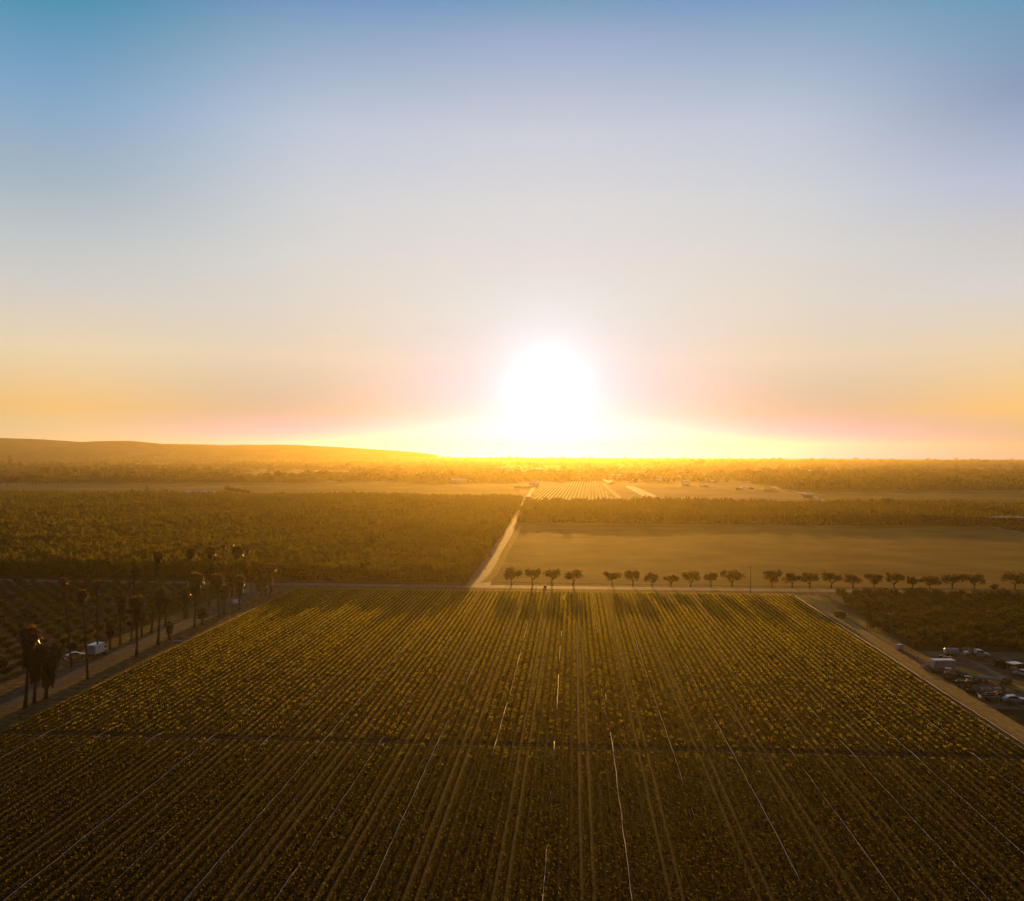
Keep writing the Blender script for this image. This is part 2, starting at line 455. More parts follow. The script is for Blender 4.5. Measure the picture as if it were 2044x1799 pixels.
# the striped field beyond the orchard
M['rows'] = mat('far_row_field', (.1, .09, .02), (.14, .12, .03), 0.05, 0.95, 0.1)
nt = M['rows'].node_tree
geo = nt.nodes.new('ShaderNodeNewGeometry')
dt = nt.nodes.new('ShaderNodeVectorMath'); dt.operation = 'DOT_PRODUCT'; dt.inputs[1].default_value = (math.cos(R(5)), -math.sin(R(5)), 0)
nt.links.new(geo.outputs['Position'], dt.inputs[0])
sn = nt.nodes.new('ShaderNodeMath'); sn.operation = 'SINE'
ml = nt.nodes.new('ShaderNodeMath'); ml.operation = 'MULTIPLY'; ml.inputs[1].default_value = 2 * math.pi / 4.2
nt.links.new(dt.outputs['Value'], ml.inputs[0]); nt.links.new(ml.outputs[0], sn.inputs[0])
rp = nt.nodes.new('ShaderNodeValToRGB')
rp.color_ramp.elements[0].position = 0.4; rp.color_ramp.elements[0].color = (.1, .09, .02, 1)
rp.color_ramp.elements[1].position = 0.75; rp.color_ramp.elements[1].color = (.6, .46, .2, 1)
nt.links.new(sn.outputs[0], rp.inputs[0])
nt.links.new(rp.outputs[0], nt.nodes['Principled BSDF'].inputs['Base Color'])
patch('row_field', gpoly((1086, 962), (1190, 961), (1238, 1010), (1056, 1010)), 0.16, 'rows')
strip('straight_road', [P(1205, 966), P(1215, 976), P(1232, 990), P(1255, 1012)], 5, 0.2, 'dirt')
strip('town_road', [P(1170, 942), P(1196, 944)], 12, 0.2, 'dirt')
strip('bare_strip', [P(1540, 972), P(1600, 984), P(1690, 1018)], 9, 0.2, 'dirt')
strip('driveway', [P(1960, 1048), P(2000, 1056), P(2060, 1069)], 4, 0.1, 'dirt')

# ------------------------------------------------------------------ hills on the skyline
def hills(name, prof, D, depth, seed, lower=1.0):
    g = np.random.default_rng(seed)
    us = np.arange(prof[0][0], prof[-1][0] + 1, 12.0)
    hv = 904 - (904 - np.interp(us, [p[0] for p in prof], [p[1] for p in prof])) * lower
    nz = np.convolve(g.normal(size=len(us) + 8), np.ones(5) / 5, 'same')[4:-4] * 0.9
    hz = np.maximum(0.0, 50 + (904 - (hv + nz * (904 - hv) / 50)) / F * D)
    K = 14
    vs, fs = [], []
    for k in range(K):
        q = k / (K - 1)
        prof_k = math.sin(math.pi * q) ** 0.9
        y = D + (q - 0.5) * depth
        for i, u in enumerate(us):
            x = (u - 1022) / F * D
            f_ = prof_k * (1 + 0.22 * math.sin(x * 0.006 + k * 1.7) * (1 - abs(2 * q - 1)) * (q < 0.45))
            vs.append((x, y + 60 * math.sin(x * .004 + k), hz[i] * min(f_, 1.0) - 0.5))
    n = len(us)
    for k in range(K - 1):
        for i in range(n - 1):
            fs.append((k * n + i, k * n + i + 1, (k + 1) * n + i + 1, (k + 1) * n + i))
    me = bpy.data.meshes.new(name); me.from_pydata(vs, [], fs)
    for p in me.polygons: p.use_smooth = True
    me.materials.append(M['hill'])
    return tag(link(name, me), kind='structure')
hills('hills', [(-200, 846), (0, 852), (60, 855), (110, 861), (160, 866), (215, 863), (265, 862), (290, 866), (330, 873), (420, 875),
                (440, 878), (490, 875), (600, 876), (690, 885), (740, 890), (790, 896), (830, 902), (870, 912)], 5200, 700, 4, .5)

# ------------------------------------------------------------------ crop rows (beyond counting: one object)
def clump_mesh(seed, tips, ts_=1.0, n=15, w=0.46, h=0.5):
    g = np.random.default_rng(seed)
    Q = []
    for i in range(n):
        a = g.uniform(0, 2 * math.pi); r = w * math.sqrt(g.random()); z = h * (0.35 + 0.65 * g.random()) * (1 - 0.5 * (r / w) ** 2)
        c = np.array([r * math.cos(a), r * math.sin(a), z])
        out = np.array([math.cos(a), math.sin(a), g.uniform(-.5, .5)])
        out /= np.linalg.norm(out)
        side_ = np.cross(out, [0, 0, 1.0]) + g.normal(size=3) * .25
        side_ /= np.linalg.norm(side_)
        l, b_ = g.uniform(.14, .3), g.uniform(.07, .14)
        Q.append([c - out * l * .5, c + side_ * b_, c + out * l * .6 - np.array([0, 0, .05]), c - side_ * b_])
    me = MB().quads(np.array(Q)).mesh('crop_clump', 'crop')
    T = []                                    # upright tips added above the canopy to catch the low sun
    for i in range(tips):
        a = g.uniform(0, 2 * math.pi); r = w * .85 * math.sqrt(g.random())
        c = np.array([r * math.cos(a), r * math.sin(a), h * .74]); b_ = g.uniform(.012, .022) * (.35 + .65 * ts_)
        sx = np.array([1.0, g.uniform(-.6, .6), 0]) * b_
        up_ = np.array([g.uniform(-.05, .05), g.uniform(-.08, .08), g.uniform(.08, .22)])
        T.append([c - sx, c + sx, c + up_ * ts_ + sx * .5, c + up_ * ts_ - sx * .5])
    m2 = MB(); n0 = len(Q)
    m2.quads(np.array(Q + T))
    me = m2.mesh('crop_clump', 'crop'); me.materials.append(M['crop_sun_tip'])
    for i_, pl_ in enumerate(me.polygons): pl_.material_index = 1 if i_ >= n0 else 0
    return me
PIPE_S = [-3.2 + 9.93 * k for k in range(-9, 9)]
pts, scl, rot = [], [], []
pitch = 9.93 / 7
k0 = int((S_L + 3.2) // pitch)
for k in range(k0, int((S_R + 3.2) // pitch) + 1):
    s = -3.2 + (k + 0.5) * pitch
    if not (S_L + 0.6 < s < S_R - 0.5): continue
    kk = k % 7
    wide = 0.8 if kk in (2, 3, 4) else 1.12         # rows beside the tractor lanes are narrower
    if kk == 3: wide = 0.74
    ts = np.arange(66, 328.5, 0.52) + rng.uniform(-.1, .1)
    ts = ts[~((ts > 154.3) & (ts < 156.9))]
    n = len(ts)
    vig = 0.85 + 0.25 * np.sin(ts * .021 + k * .37) + rng.normal(size=n) * .14
    ss = s + rng.normal(size=n) * .09
    X = ss * CV.x + (ts + rng.normal(size=n) * .1) * RV.x; Y = ss * CV.y + ts * RV.y
    ok = (np.abs(X) < Y * 0.66 + 14) & (Y > 66) & (rng.random(n) > 0.04)
    X, Y, vig = X[ok], Y[ok], np.clip(vig[ok], .5, 1.4)
    pts.append(np.stack([X, Y, np.full(len(X), .02)], 1))
    scl.append(np.stack([wide * (0.8 + .3 * vig), wide * (0.8 + .3 * vig), 0.95 + .3 * vig], 1))
    rot.append(np.stack([np.zeros(len(X)), np.zeros(len(X)), rng.choice([0, math.pi], len(X)) + rng.normal(size=len(X)) * .35], 1))
pts, scl, rot = map(np.concatenate, (pts, scl, rot))
print('crop clumps', len(pts))
# more added tips with distance: brightens the far crop, keeps the near crop dark
tt_ = pts @ np.array(RV)
has = rng.random(len(pts)) < np.clip((tt_ - 140) / 140, 0, .98)
idx = np.where(has, rng.integers(4, 8, len(pts)), rng.integers(0, 4, len(pts)))
scatter('crop_rows', pts, scl, rot, idx, [clump_mesh(100 + i, 2 + i % 2 if i < 4 else 7 + i % 2, .35 if i < 4 else .85) for i in range(8)],
        'low green crop plants in close straight rows', 'crop')

for i, s in enumerate(PIPE_S):
    for k in (3, 4):
        for t0, t1 in ((62, 154.0), (157.2, 328.5)):
            strip('wheel_lane', wobble(ST(s + k * pitch, t0), ST(s + k * pitch, t1), 14, .06, i * 9 + k), .4, .045, 'lane')
for dt_ in (154.95, 156.25):
    strip('wheel_lane', wobble(ST(S_L - 4, dt_), ST(S_R + 1, dt_), 30, .07, int(dt_ * 10)), .34, .075, 'lane')
for ds in (-.85, .85):
    strip('wheel_rut', wobble(ST(-112.0 + ds, 60), ST(-112.2 + ds, 336), 20, .12, 7), .5, .085, 'verge')
    strip('wheel_rut', wobble(ST(80.2 + ds, 60), ST(80.4 + ds, 240), 16, .1, 8) + [ST(80.9 + ds, 270), ST(81.6 + ds, 310), ST(82 + ds, 330)], .42, .105, 'dirt')
# white pipes lying in the furrows between the beds
ORD = ['first', 'second', 'third', 'fourth', 'fifth', 'sixth', 'seventh', 'eighth', 'ninth', 'tenth', 'eleventh', 'twelfth',
       'thirteenth', 'fourteenth', 'fifteenth', 'sixteenth', 'seventeenth', 'eighteenth', 'nineteenth', 'twentieth']
def pipe_line(s, t0, t1, rad, label, seed, name='irrigation_pipe'):
    g = random.Random(seed)
    n = int((t1 - t0) / 3)
    o = ST(s, t0)
    pl = []
    zz = 0.1
    low = False
    for i in range(n + 1):
        t = t0 + (t1 - t0) * i / n
        on_path = 152.5 < t < 158.5
        if g.random() < .17: low = g.random() < .3
        zz += ((g.uniform(-.16, .02) if low else g.uniform(.08, .26)) - zz) * 0.7
        p = ST(s + g.uniform(-.07, .07) + .06 * math.sin(t * .05 + seed), t) - o
        pl.append((p.x, p.y, .3 if on_path else zz))
    return tag(MB().tube(pl, rad, 6).obj(name, 'pipe', loc=o), label, 'pipe', 'white irrigation pipes between the crop rows')
for i, s in enumerate(PIPE_S):
    pipe_line(s, 72, 328 - (i * 7) % 5, 0.038, 'thin white irrigation pipe in a furrow, %s from the left edge of the crop field' % ORD[i], 40 + i)
pipe_line(S_R + 0.25, 60, 327.5, 0.07, 'long white pipe along the right edge of the crop field beside the sandy track', 90)
pipe_line(S_L + 0.1, 205, 327, 0.09, 'long white pipe along the left edge of the crop field beside the dry verge', 91)
tag(MB().tube([P(347, 1279, .15), P(362, 1280.5, .15), P(375, 1281, .12)], .14, 6).obj('pipe_end', 'pipe'),
    'short white pipe lying across the dry verge near the left edge of the crop field', 'pipe')

# ------------------------------------------------------------------ orchards
def tree_mesh(seed, n, size, lob=None, m='orchard_leaf', trunk=False, name='orchard_tree_leaves'):
    g = random.Random(seed)
    if lob is None:
        lob = [(g.uniform(-.4, .4), g.uniform(-.4, .4), .55 + g.uniform(-.05, .1), .55, .55, .4)]
        for i in range(5):
            a = i * 1.26 + g.uniform(-.3, .3)
            lob.append((.55 * math.cos(a), .55 * math.sin(a), g.uniform(.35, .65), g.uniform(.3, .45), g.uniform(.3, .45), g.uniform(.25, .36)))
    return MB().quads(leaves(n, lob, size, seed)).mesh(name, m)
def orchard_pts(t0, t1, s0f, s1f, ds, dt, lim=0.64, off=22, jit=.5, seed=1):
    g = np.random.default_rng(seed); out = []
    for i, t in enumerate(np.arange(t0, t1, dt)):
        s = np.arange(s0f(t), s1f(t), ds) + (ds / 2 if i % 2 else 0)
        X = s * CV.x + t * RV.x + g.normal(size=len(s)) * jit; Y = s * CV.y + t * RV.y + g.normal(size=len(s)) * jit
        ok = (np.abs(X) < Y * lim + off) & (g.random(len(s)) > .03)
        out.append(np.stack([X[ok], Y[ok], np.zeros(ok.sum())], 1))
    return np.concatenate(out)
def orchard(name, p, h, w, label, srcs_near, srcs_far, seed, split=560):
    g = np.random.default_rng(seed)
    n = len(p)
    hh = h * (1 + .13 * g.normal(size=n)) * (1 + .12 * np.sin(p[:, 0] * .03) * np.sin(p[:, 1] * .021))
    ww = w * (1 + .1 * g.normal(size=n))
    idx = np.where(p[:, 1] < split, g.integers(0, len(srcs_near), n), len(srcs_near) + g.integers(0, len(srcs_far), n))
    rot = np.stack([np.zeros(n), np.zeros(n), g.uniform(0, 6.28, n)], 1)
    return scatter(name, p, np.stack([ww, ww, hh], 1), rot, idx, srcs_near + srcs_far, label, 'orchard')
near_src = [tree_mesh(200 + i, 300, .17) for i in range(4)]
far_src = [tree_mesh(220 + i, 110, .27) for i in range(4)]
trk = lambda t: -36.0 - (t - 337) * .0245
pl = orchard_pts(352, 958, lambda t: -.75 * t - 60, lambda t: trk(t) - 6, 5.6, 5.6, seed=11)
pr = orchard_pts(662, 872, lambda t: trk(t) + 7, lambda t: 318 if t < 725 else 700, 5.8, 5.8, seed=12)
print('orchard trees', len(pl), len(pr))
orchard('orchard', pl, 6.6, 3.6, 'broad dark green orchard left of the pale dirt track', near_src, far_src, 21)
orchard('orchard', pr, 7.2, 3.9, 'dense band of orchard behind the stubble field on the right', near_src, far_src, 22)

# young orchard left of the palm road: every tree a thing
yt_proto = []
for i in range(4):
    r_ = thing('young_orchard_tree', 'small dark young orchard tree in the rows left of the palm road', 'tree', group='young orchard trees left of the palm road')
    g = random.Random(300 + i)
    lob = [(0, 0, 1.9, 1.2, 1.2, 1.1)] + [(1.0 * math.cos(a), 1.0 * math.sin(a), g.uniform(1.2, 2.3), .75, .75, .7) for a in (g.uniform(0, 1) + j * 1.26 for j in range(5))]
    MB().quads(leaves(260, lob, .34, 300 + i)).obj('crown', 'young_leaf', r_)
    MB().tube([(0, 0, -.05), (.03, .02, .7), (.0, .0, 1.5)], [.11, .09, .06], 6).obj('trunk', 'bark', r_)
    yt_proto.append(r_)
def seen(x, y, m=0.0):
    d = CAM_R.transposed() @ Vector((x, y, 1.5 - CAM_H))
    u = 1022 - d.x / d.z * F * 1.0; v = 899.5 + d.y / d.z * F
    return -70 < u < 2114 and v < 1850
ypos = []
for j, t in enumerate(np.arange(150, 331, 6.3)):
    for i_, s in enumerate(np.arange(-124.6, -260, -5.4)):
        p = ST(s + (2.7 if j % 2 else 0) * 0 + rng.normal() * .25, t + rng.normal() * .3)
        if seen(p.x, p.y) and rng.random() > .03: ypos.append(p)
ypos.sort(key=lambda p: p.length)
print('young trees', len(ypos))
for i, p in enumerate(ypos[:300]):
    q = yt_proto[i % 4]
    sc = rng.uniform(.68, .98)
    if i < 4:
        q.location = p; q.rotation_euler = (0, 0, rng.uniform(0, 6)); q.scale = (sc, sc, sc)
    else: dup(q, p, rng.uniform(0, 6.28), sc)
if len(ypos) > 300:
    rest = np.array([(p.x, p.y, 0) for p in ypos[300:]])
    n = len(rest)
    scatter('young_orchard', rest, np.full((n, 3), 1.0), np.stack([np.zeros(n), np.zeros(n), rng.uniform(0, 6.28, n)], 1), rng.integers(0, 4, n),
            [c.data for q in yt_proto for c in q.children if c.name.startswith('crown')], 'farther rows of the young dark orchard by the road', 'orchard')
# grove right of the farm yard
gv_proto = []
for i in range(4):
    r_ = thing('grove_tree', 'dark bushy tree in the close grove right of the sandy track', 'tree', group='bushy trees of the grove on the right')
    g = random.Random(340 + i)
    lob = [(0, 0, 2.0, 1.7, 1.7, 1.3)] + [(1.5 * math.cos(a), 1.5 * math.sin(a), g.uniform(1.1, 2.3), 1.0, 1.0, .85) for a in (g.uniform(0, 1) + j * 1.05 for j in range(6))]
    MB().quads(leaves(330, lob, .36, 340 + i)).obj('crown', 'young_leaf', r_)
    MB().tube([(0, 0, -.05), (.05, .02, .7), (.0, .0, 1.4)], [.14, .11, .07], 6).obj('trunk', 'bark', r_)
    gv_proto.append(r_)
gpos = []
for t in np.arange(242.5, 333, 5.2):
    s0 = 89.0 + max(0, (t - 285)) * .12
    for s in np.arange(s0, 250, 4.7):
        p = ST(s + rng.normal() * .35, t + rng.normal() * .35)
        if seen(p.x, p.y) and rng.random() > .05: gpos.append(p)
gpos.sort(key=lambda p: p.length)
print('grove trees', len(gpos))
for i, p in enumerate(gpos):
    q = gv_proto[i % 4]; sc = rng.uniform(.72, 1.02)
    if i < 4:
        q.location = p; q.scale = (sc, sc, sc)
    else: dup(q, p, rng.uniform(0, 6.28), sc)

# ------------------------------------------------------------------ trees over the far plain (one mass)
def uv_of(x, y, z):
    X = np.stack([x, y, np.asarray(z) - CAM_H], 0); Rm = np.array(CAM_R).T
    d = Rm @ X
    return 1022 - d[0] / d[2] * F, 899.5 + d[1] / d[2] * F
g = np.random.default_rng(77)
fp, fs_, fi = [], [], []
def cell_hash(a, b): return np.modf(np.abs(np.sin(a * 12.9898 + b * 78.233) * 43758.5453))[0]
N = 70000
D = 1010 * np.exp(g.random(N) * math.log(7200 / 1010))
X = g.uniform(-.6, .6, N) * D
u, v = uv_of(X, D, np.zeros(N))
bear = R(3.86)
cs = X * math.cos(bear) - D * math.sin(bear); ct = X * math.sin(bear) + D * math.cos(bear)
ca, cb = np.floor(cs / 260), np.floor(ct / 210 + .37 * np.floor(cs / 260))
hsh = cell_hash(ca, cb)
dens = np.where(hsh < .36, .85, np.where(hsh < .6, .16, .02))
edge = np.minimum(np.abs(cs / 260 - np.round(cs / 260)) * 260, np.abs(ct / 210 + .37 * ca - np.round(ct / 210 + .37 * ca)) * 210)
dens = np.where(edge < 5, np.maximum(dens, .35), dens)
town = (u > 1180) & (u < 1720) & (v > 926) & (v < 966)
dens = np.where(town, .14, dens)
open_ = ((v > 963) & (u < 1040)) | ((v > 960) & (u > 1040) & (u < 1245)) | ((v > 963) & (u >= 1245) & (u < 1560)) | ((v > 978) & (u >= 1560))
dens = np.where(open_, .0, dens)
belt = (u > 1500) & (v > 944) & (v < 978) & (v < 958 + (u - 1500) * .045 + 8)
dens = np.where(belt, .7, dens)
belt2 = (u < 640) & (v > 955) & (v < 964) & (v < 963 - np.abs(u - 240) * .0)
dens = np.where(belt2, .8, dens)
keep = g.random(N) < dens
X, D, hsh, u, v, town = X[keep], D[keep], hsh[keep], u[keep], v[keep], town[keep]
n = len(X)
hh = np.where(g.random(n) < .06, g.uniform(9, 15, n), g.uniform(4.5, 7.5, n)) * np.where(D > 4500, 1.5, 1)
ww = hh * g.uniform(.55, .95, n) + D / 3500
print('far trees', n)
far2 = [tree_mesh(240 + i, 46, .42) for i in range(4)]
scatter('distant_trees', np.stack([X, D, np.zeros(n)], 1), np.stack([ww, ww, hh], 1), np.stack([np.zeros(n), np.zeros(n), g.uniform(0, 6.28, n)], 1),
        g.integers(0, 4, n), far2, 'hazy orchards and scattered trees over the far plain', 'trees')

# ------------------------------------------------------------------ round trees along the far side of the road
def road_tree(u, w, top, label, seed, base=None, group='round trees along the far side of the road', name='roadside_tree', cat='tree'):
    g = random.Random(seed)
    vb = base if base else 1168.0 + (u - 1021) * .0098
    b = P(u, vb)
    ppm = F / math.hypot(b.x, b.y)
    Wd, H = w / ppm, (vb - top) / ppm * 1.02
    t = thing(name, label, cat, b, 0, group)
    n = 6 + int(Wd / 3)
    lob = [(g.uniform(-.08, .08) * Wd, 0, H * .68, Wd * .3, Wd * .3, H * .24)]
    for i in range(n):
        a = i * 2.4 + g.uniform(-.4, .4); rr = Wd * g.uniform(.24, .4)
        lob.append((rr * math.cos(a), rr * .9 * math.sin(a), H * g.uniform(.48, .84), Wd * g.uniform(.11, .22), Wd * g.uniform(.11, .22), H * g.uniform(.1, .22)))
    MB().quads(leaves(1100, lob, .3, seed, thick=.8)).obj('crown', 'leaf', t)
    m = MB()
    fork = H * g.uniform(.24, .32)
    lean = (g.uniform(-.3, .3), g.uniform(-.2, .2))
    m.tube([(0, 0, -.1), (lean[0] * .5, lean[1] * .5, fork * .6), (lean[0], lean[1], fork)], [.3, .24, .22], 8)
    for L_ in g.sample(lob[1:], min(4, len(lob) - 1)):
        m.tube([(lean[0], lean[1], fork - .1), (L_[0] * .45 + lean[0] * .5, L_[1] * .45, (fork + L_[2]) * .5), (L_[0], L_[1], L_[2])], [.17, .12, .04], 6)
    m.obj('trunk', 'bark', t, smooth=True)
    return t
RT = [(1021, 41, 1133, 'round full-crowned tree closest to the pale dirt track, left end of the roadside row'),
      (1063, 38, 1134, 'round leaning tree second from the dirt track, crown touching the tree on its right'),
      (1102, 38, 1134, 'third round tree from the dirt track, left of the flat-crowned open one'),
      (1144, 46, 1138, 'wide flat-crowned tree with open branches, right end of the first four'),
      (1222, 41, 1142, 'wide-topped tree just right of the first big gap in the roadside row'),
      (1263, 35, 1139, 'Y-shaped tree with its crown split in two, second right of the first big gap'),
      (1301, 29, 1144, 'small compact square-crowned tree left of the smallest roadside tree'),
      (1339, 30, 1148, 'smallest and lowest round tree of the roadside row, right of the compact square tree'),
      (1379, 43, 1139, 'broad tree just right of the smallest roadside tree'),
      (1419, 30, 1141, 'slender-trunked tree squeezed between two broad trees left of the utility pole'),
      (1461, 50, 1138, 'broadest roadside tree with a drooping right side, directly left of the tall utility pole'),
      (1541, 43, 1139, 'dark dense tree, first to the right of the tall utility pole'),
      (1581, 38, 1143, 'lower tree touching the dark dense tree right of the utility pole'),
      (1616, 34, 1144, 'thin-crowned tree opposite the top end of the sandy track'),
      (1659, 43, 1144, 'symmetrical umbrella-shaped tree above the corner of the right-hand grove'),
      (1703, 33, 1147, 'narrow upright tree between the umbrella-shaped tree and a low wide tree'),
      (1744, 40, 1147, 'low wide tree with even crown, left of the tall-left lopsided tree'),
      (1786, 36, 1146, 'lopsided tree taller on its left, with a small tree against its right side'),
      (1821, 19, 1152, 'small thin tree pressed against the right side of the lopsided tree'),
      (1856, 46, 1151, 'low sprawling tree with ragged crown, left of the two tall joined trees'),
      (1901, 45, 1147, 'left one of two tall joined trees near the right edge'),
      (1944, 43, 1148, 'right one of two tall joined trees, left of the small bush'),
      (2026, 48, 1145, 'dark tree at the right edge of the picture beyond the small bush')]
for i, (u, w, top, lab) in enumerate(RT): road_tree(u, w, top, lab, 500 + i)
def bush(b, w, h, label, seed, m='leaf', n=320, sz=.26, name='bush', group=None):
    g = random.Random(seed)
    t = thing(name, label, 'bush', b, 0, group)
    lob = [(0, 0, h * .5, w * .32, w * .32, h * .45)] + [(w * .27 * math.cos(a), w * .27 * math.sin(a), h * g.uniform(.3, .6), w * .22, w * .22, h * .33) for a in (i * 1.26 for i in range(5))]
    MB().quads(leaves(n, lob, sz, seed)).obj('foliage', m, t)
    s_ = MB()
    for k in range(3): s_.tube([(0, 0, -.05), (w * .1 * math.cos(k * 2.1), w * .1 * math.sin(k * 2.1), h * .5)], [.06, .03], 5)
    s_.obj('stem', 'bark', t)
    return t
bush(P(1985, 1178), 3.4, 2.6, 'small round bush beside the road left of the last dark tree', 540)
bush(ST(86.0, 268.5), 5.0, 3.2, 'big dark bush on the strip beside the sandy track', 541, n=500)
bush(ST(87.6, 262.5), 3.4, 2.0, 'lower dark shrub touching the big bush beside the sandy track', 542)

# ------------------------------------------------------------------ palms
def fan_leaf(L_, az, el, g, curl=.5):
    """one fan leaf: a stalk and a fan of narrow blades that droop at their tips"""
    Q = []
    d = np.array([math.cos(az) * math.cos(el), math.sin(az) * math.cos(el), math.sin(el)])
    side = np.cross(d, [0, 0, 1.0]); side /= np.linalg.norm(side) + 1e-9
    up = np.cross(side, d)
    st, hub = d * .05, d * L_ * .5
    Q.append([st - side * .02, st + side * .02, hub + side * .02, hub - side * .02])
    nb = 8
    for k in range(nb):
        a = (k / (nb - 1) - .5) * 2.5
        dd = d * math.cos(a) + side * math.sin(a) + up * .1 * g.uniform(-1, 1)
        mid = hub + dd * L_ * .36 * (1 - .15 * abs(a))
        tip = hub + dd * L_ * .62 * (1 - .2 * abs(a)) - np.array([0, 0, L_ * curl * .3 * g.uniform(.6, 1.3)])
        pw = np.cross(dd, up); pw /= np.linalg.norm(pw) + 1e-9
        w = L_ * .1
        Q.append([hub, mid - pw * w, tip, mid + pw * w])
    return Q
def palm(name, base, H, crown_r, label, seed, lean=(0, 0), skirt=0.0, trunk_r=.24, nf=34, group='palms along the palm road'):
    g = random.Random(seed)
    t = thing(name, label, 'palm tree', base, 0, group)
    top = np.array([lean[0], lean[1], H])
    Q = []
    for i in range(nf):
        q = (i + .5) / nf
        el = math.asin(1 - 1.45 * q) if skirt < .1 else math.asin(1 - 1.6 * q)
        az = i * 2.39996 + g.uniform(-.2, .2)
        for quad in fan_leaf(crown_r * g.uniform(.85, 1.12) / .95, az, el * .95, g, .35 + .5 * q): Q.append(np.array(quad) + top)
    MB().quads(np.array(Q)).obj('crown', 'palm_leaf', t)
    if skirt > .1:
        Q = []
        ns = int(34 + skirt * 14)
        for i in range(ns):
            q = i / ns
            z = -q * skirt
            az = i * 2.39996
            rr = (trunk_r + crown_r * .42 * (1 - q * .55)) * g.uniform(.75, 1.1)
            f = (H + z) / H
            a0 = np.array([lean[0] * f + math.cos(az) * trunk_r * .8, lean[1] * f + math.sin(az) * trunk_r * .8, H + z])
            a1 = a0 + np.array([math.cos(az) * rr * .75, math.sin(az) * rr * .75, -crown_r * .3 * g.uniform(.7, 1.2)])
            a2 = a0 + np.array([math.cos(az) * rr, math.sin(az) * rr, -crown_r * .8 * g.uniform(.8, 1.2)])
            sd = np.array([-math.sin(az), math.cos(az), 0]) * crown_r * .2
            Q.append([a0 - sd * .3, a0 + sd * .3, a1 + sd, a1 - sd]); Q.append([a1 - sd, a1 + sd, a2 + sd * .3, a2 - sd * .3])
        MB().quads(np.array(Q)).obj('skirt', 'palm_skirt', t)
    zs = np.linspace(0, 1, 8)
    bend = g.uniform(-.15, .15)
    MB().tube([(lean[0] * z + bend * math.sin(z * 3.1), lean[1] * z, H * z - .1 * (z == 0)) for z in zs],
              [trunk_r * (1.55 if z == 0 else 1.12 - .32 * z) for z in zs], 9).obj('trunk', 'palm_bark', t, smooth=True)
    return t
def palm_at(bu, bv, cu, cv, wpx, label, seed, skirt=0.0, tr_=.22, nf=34, name='palm_tree', group='palms along the palm road'):
    """base seen at (bu, bv), middle of the crown seen at (cu, cv), crown wpx wide"""
    b = P(bu, bv)
    ppm = F / b.y
    palm(name, b, (bv - cv) / ppm, wpx / ppm * .62, label, seed, ((cu - bu) / ppm, 0), skirt, tr_, nf, group)
PALMS = [
    # inner row, right of the road: base u, v; crown u, v; crown width; skirt length
    (50, 1413, 58, 1268, 34, 7.0, .3, 'tallest palm of the dark clump at the left edge, golden light on its crown'),
    (68, 1404, 72, 1306, 38, 5.5, .3, 'middle palm of the dark clump at the left edge, half hidden'),
    (92, 1394, 98, 1310, 44, 5.6, .32, 'wide shaggy dark palm at the right of the left-edge clump, beside the palm road'),
    (273, 1309, 272, 1203, 27, 6.0, .28, 'thick palm on the verge with a long hanging skirt of dead fronds'),
    (315, 1288, 319, 1184, 22, 4.5, .3, 'straight palm with bare lower trunk left of the short stout palm on the verge'),
    (338, 1278, 338, 1248, 13, 2.4, .34, 'short stout palm covered in dead fronds near the pipe end on the verge'),
    (388, 1254, 391, 1157, 27, 4.0, .3, 'stout palm with a large crown left of the bushy young palm'),
    (437, 1231, 432, 1158, 24, 3.0, .25, 'palm with a spreading sunlit crown, left one of a close pair on the verge'),
    (447, 1228, 447, 1178, 19, 2.5, .24, 'shorter palm, right one of a close pair on the verge'),
    (478, 1216, 477, 1160, 20, 5.0, .26, 'shaggy palm left of the white car on the palm road'),
    (520, 1191, 520, 1163, 24, 1.6, .28, 'low broad palm at the far end of the verge, left of two stacked golden crowns'),
    (530, 1188, 532, 1157, 20, 1.6, .28, 'low palm pressed against the far broad palm beside the road corner'),
    (542, 1182, 541, 1134, 18, 2.0, .24, 'tall golden palm nearest the road corner, last of the palm row'),
    (540, 1183, 539, 1155, 12, 1.2, .22, 'lower golden palm directly beneath the last tall palm by the road corner'),
    # outer row, left of the road
    (143, 1331, 124, 1161, 14, 0, .2, 'slim leaning palm left of the white box truck, small crown above the young orchard'),
    (175, 1356, 163, 1188, 19, .8, .22, 'slim palm whose trunk crosses the white box truck, with bright golden crown'),
    (195, 1310, 192, 1167, 16, .8, .2, 'slim palm rising from behind the white box truck, dark small crown'),
    (220, 1297, 221, 1252, 17, 2.4, .3, 'short dark palm just beyond the white box truck'),
    (240, 1288, 242, 1198, 21, 4.0, .27, 'medium shaggy palm on the left road edge above the lit grass strip'),
    (262, 1280, 269, 1139, 17, 1.0, .22, 'tall slim palm with crown against the far road, left of the high crowns'),
    (283, 1272, 284, 1226, 15, 2.2, .28, 'short skirted palm on the left road edge among the dark trunks'),
    (302, 1263, 315, 1110, 17, 1.2, .24, 'tall leaning palm with golden-rimmed crown, leftmost of the line of high crowns'),
    (330, 1249, 331, 1188, 17, 2.4, .25, 'medium dark palm in the outer row behind the straight palm'),
    (372, 1233, 380, 1103, 17, 1.4, .25, 'tall palm with dark crown and bright rim, second of the line of high crowns'),
    (368, 1235, 369, 1182, 17, 3.0, .25, 'shaggy medium palm at the foot of the second high crown'),
    (417, 1208, 419, 1100, 19, 1.4, .25, 'tall palm with thick crown glowing on its right, third of the high crowns'),
    (440, 1199, 446, 1091, 9, .5, .16, 'very thin palm with the tiniest crown of the line of high crowns'),
    (462, 1192, 473, 1100, 21, 1.6, .25, 'tall palm with broad golden crown, second from right among the high crowns'),
    (482, 1184, 491, 1096, 14, 1.0, .2, 'tall slim palm with narrow crown at the right end of the line of high crowns'),
]
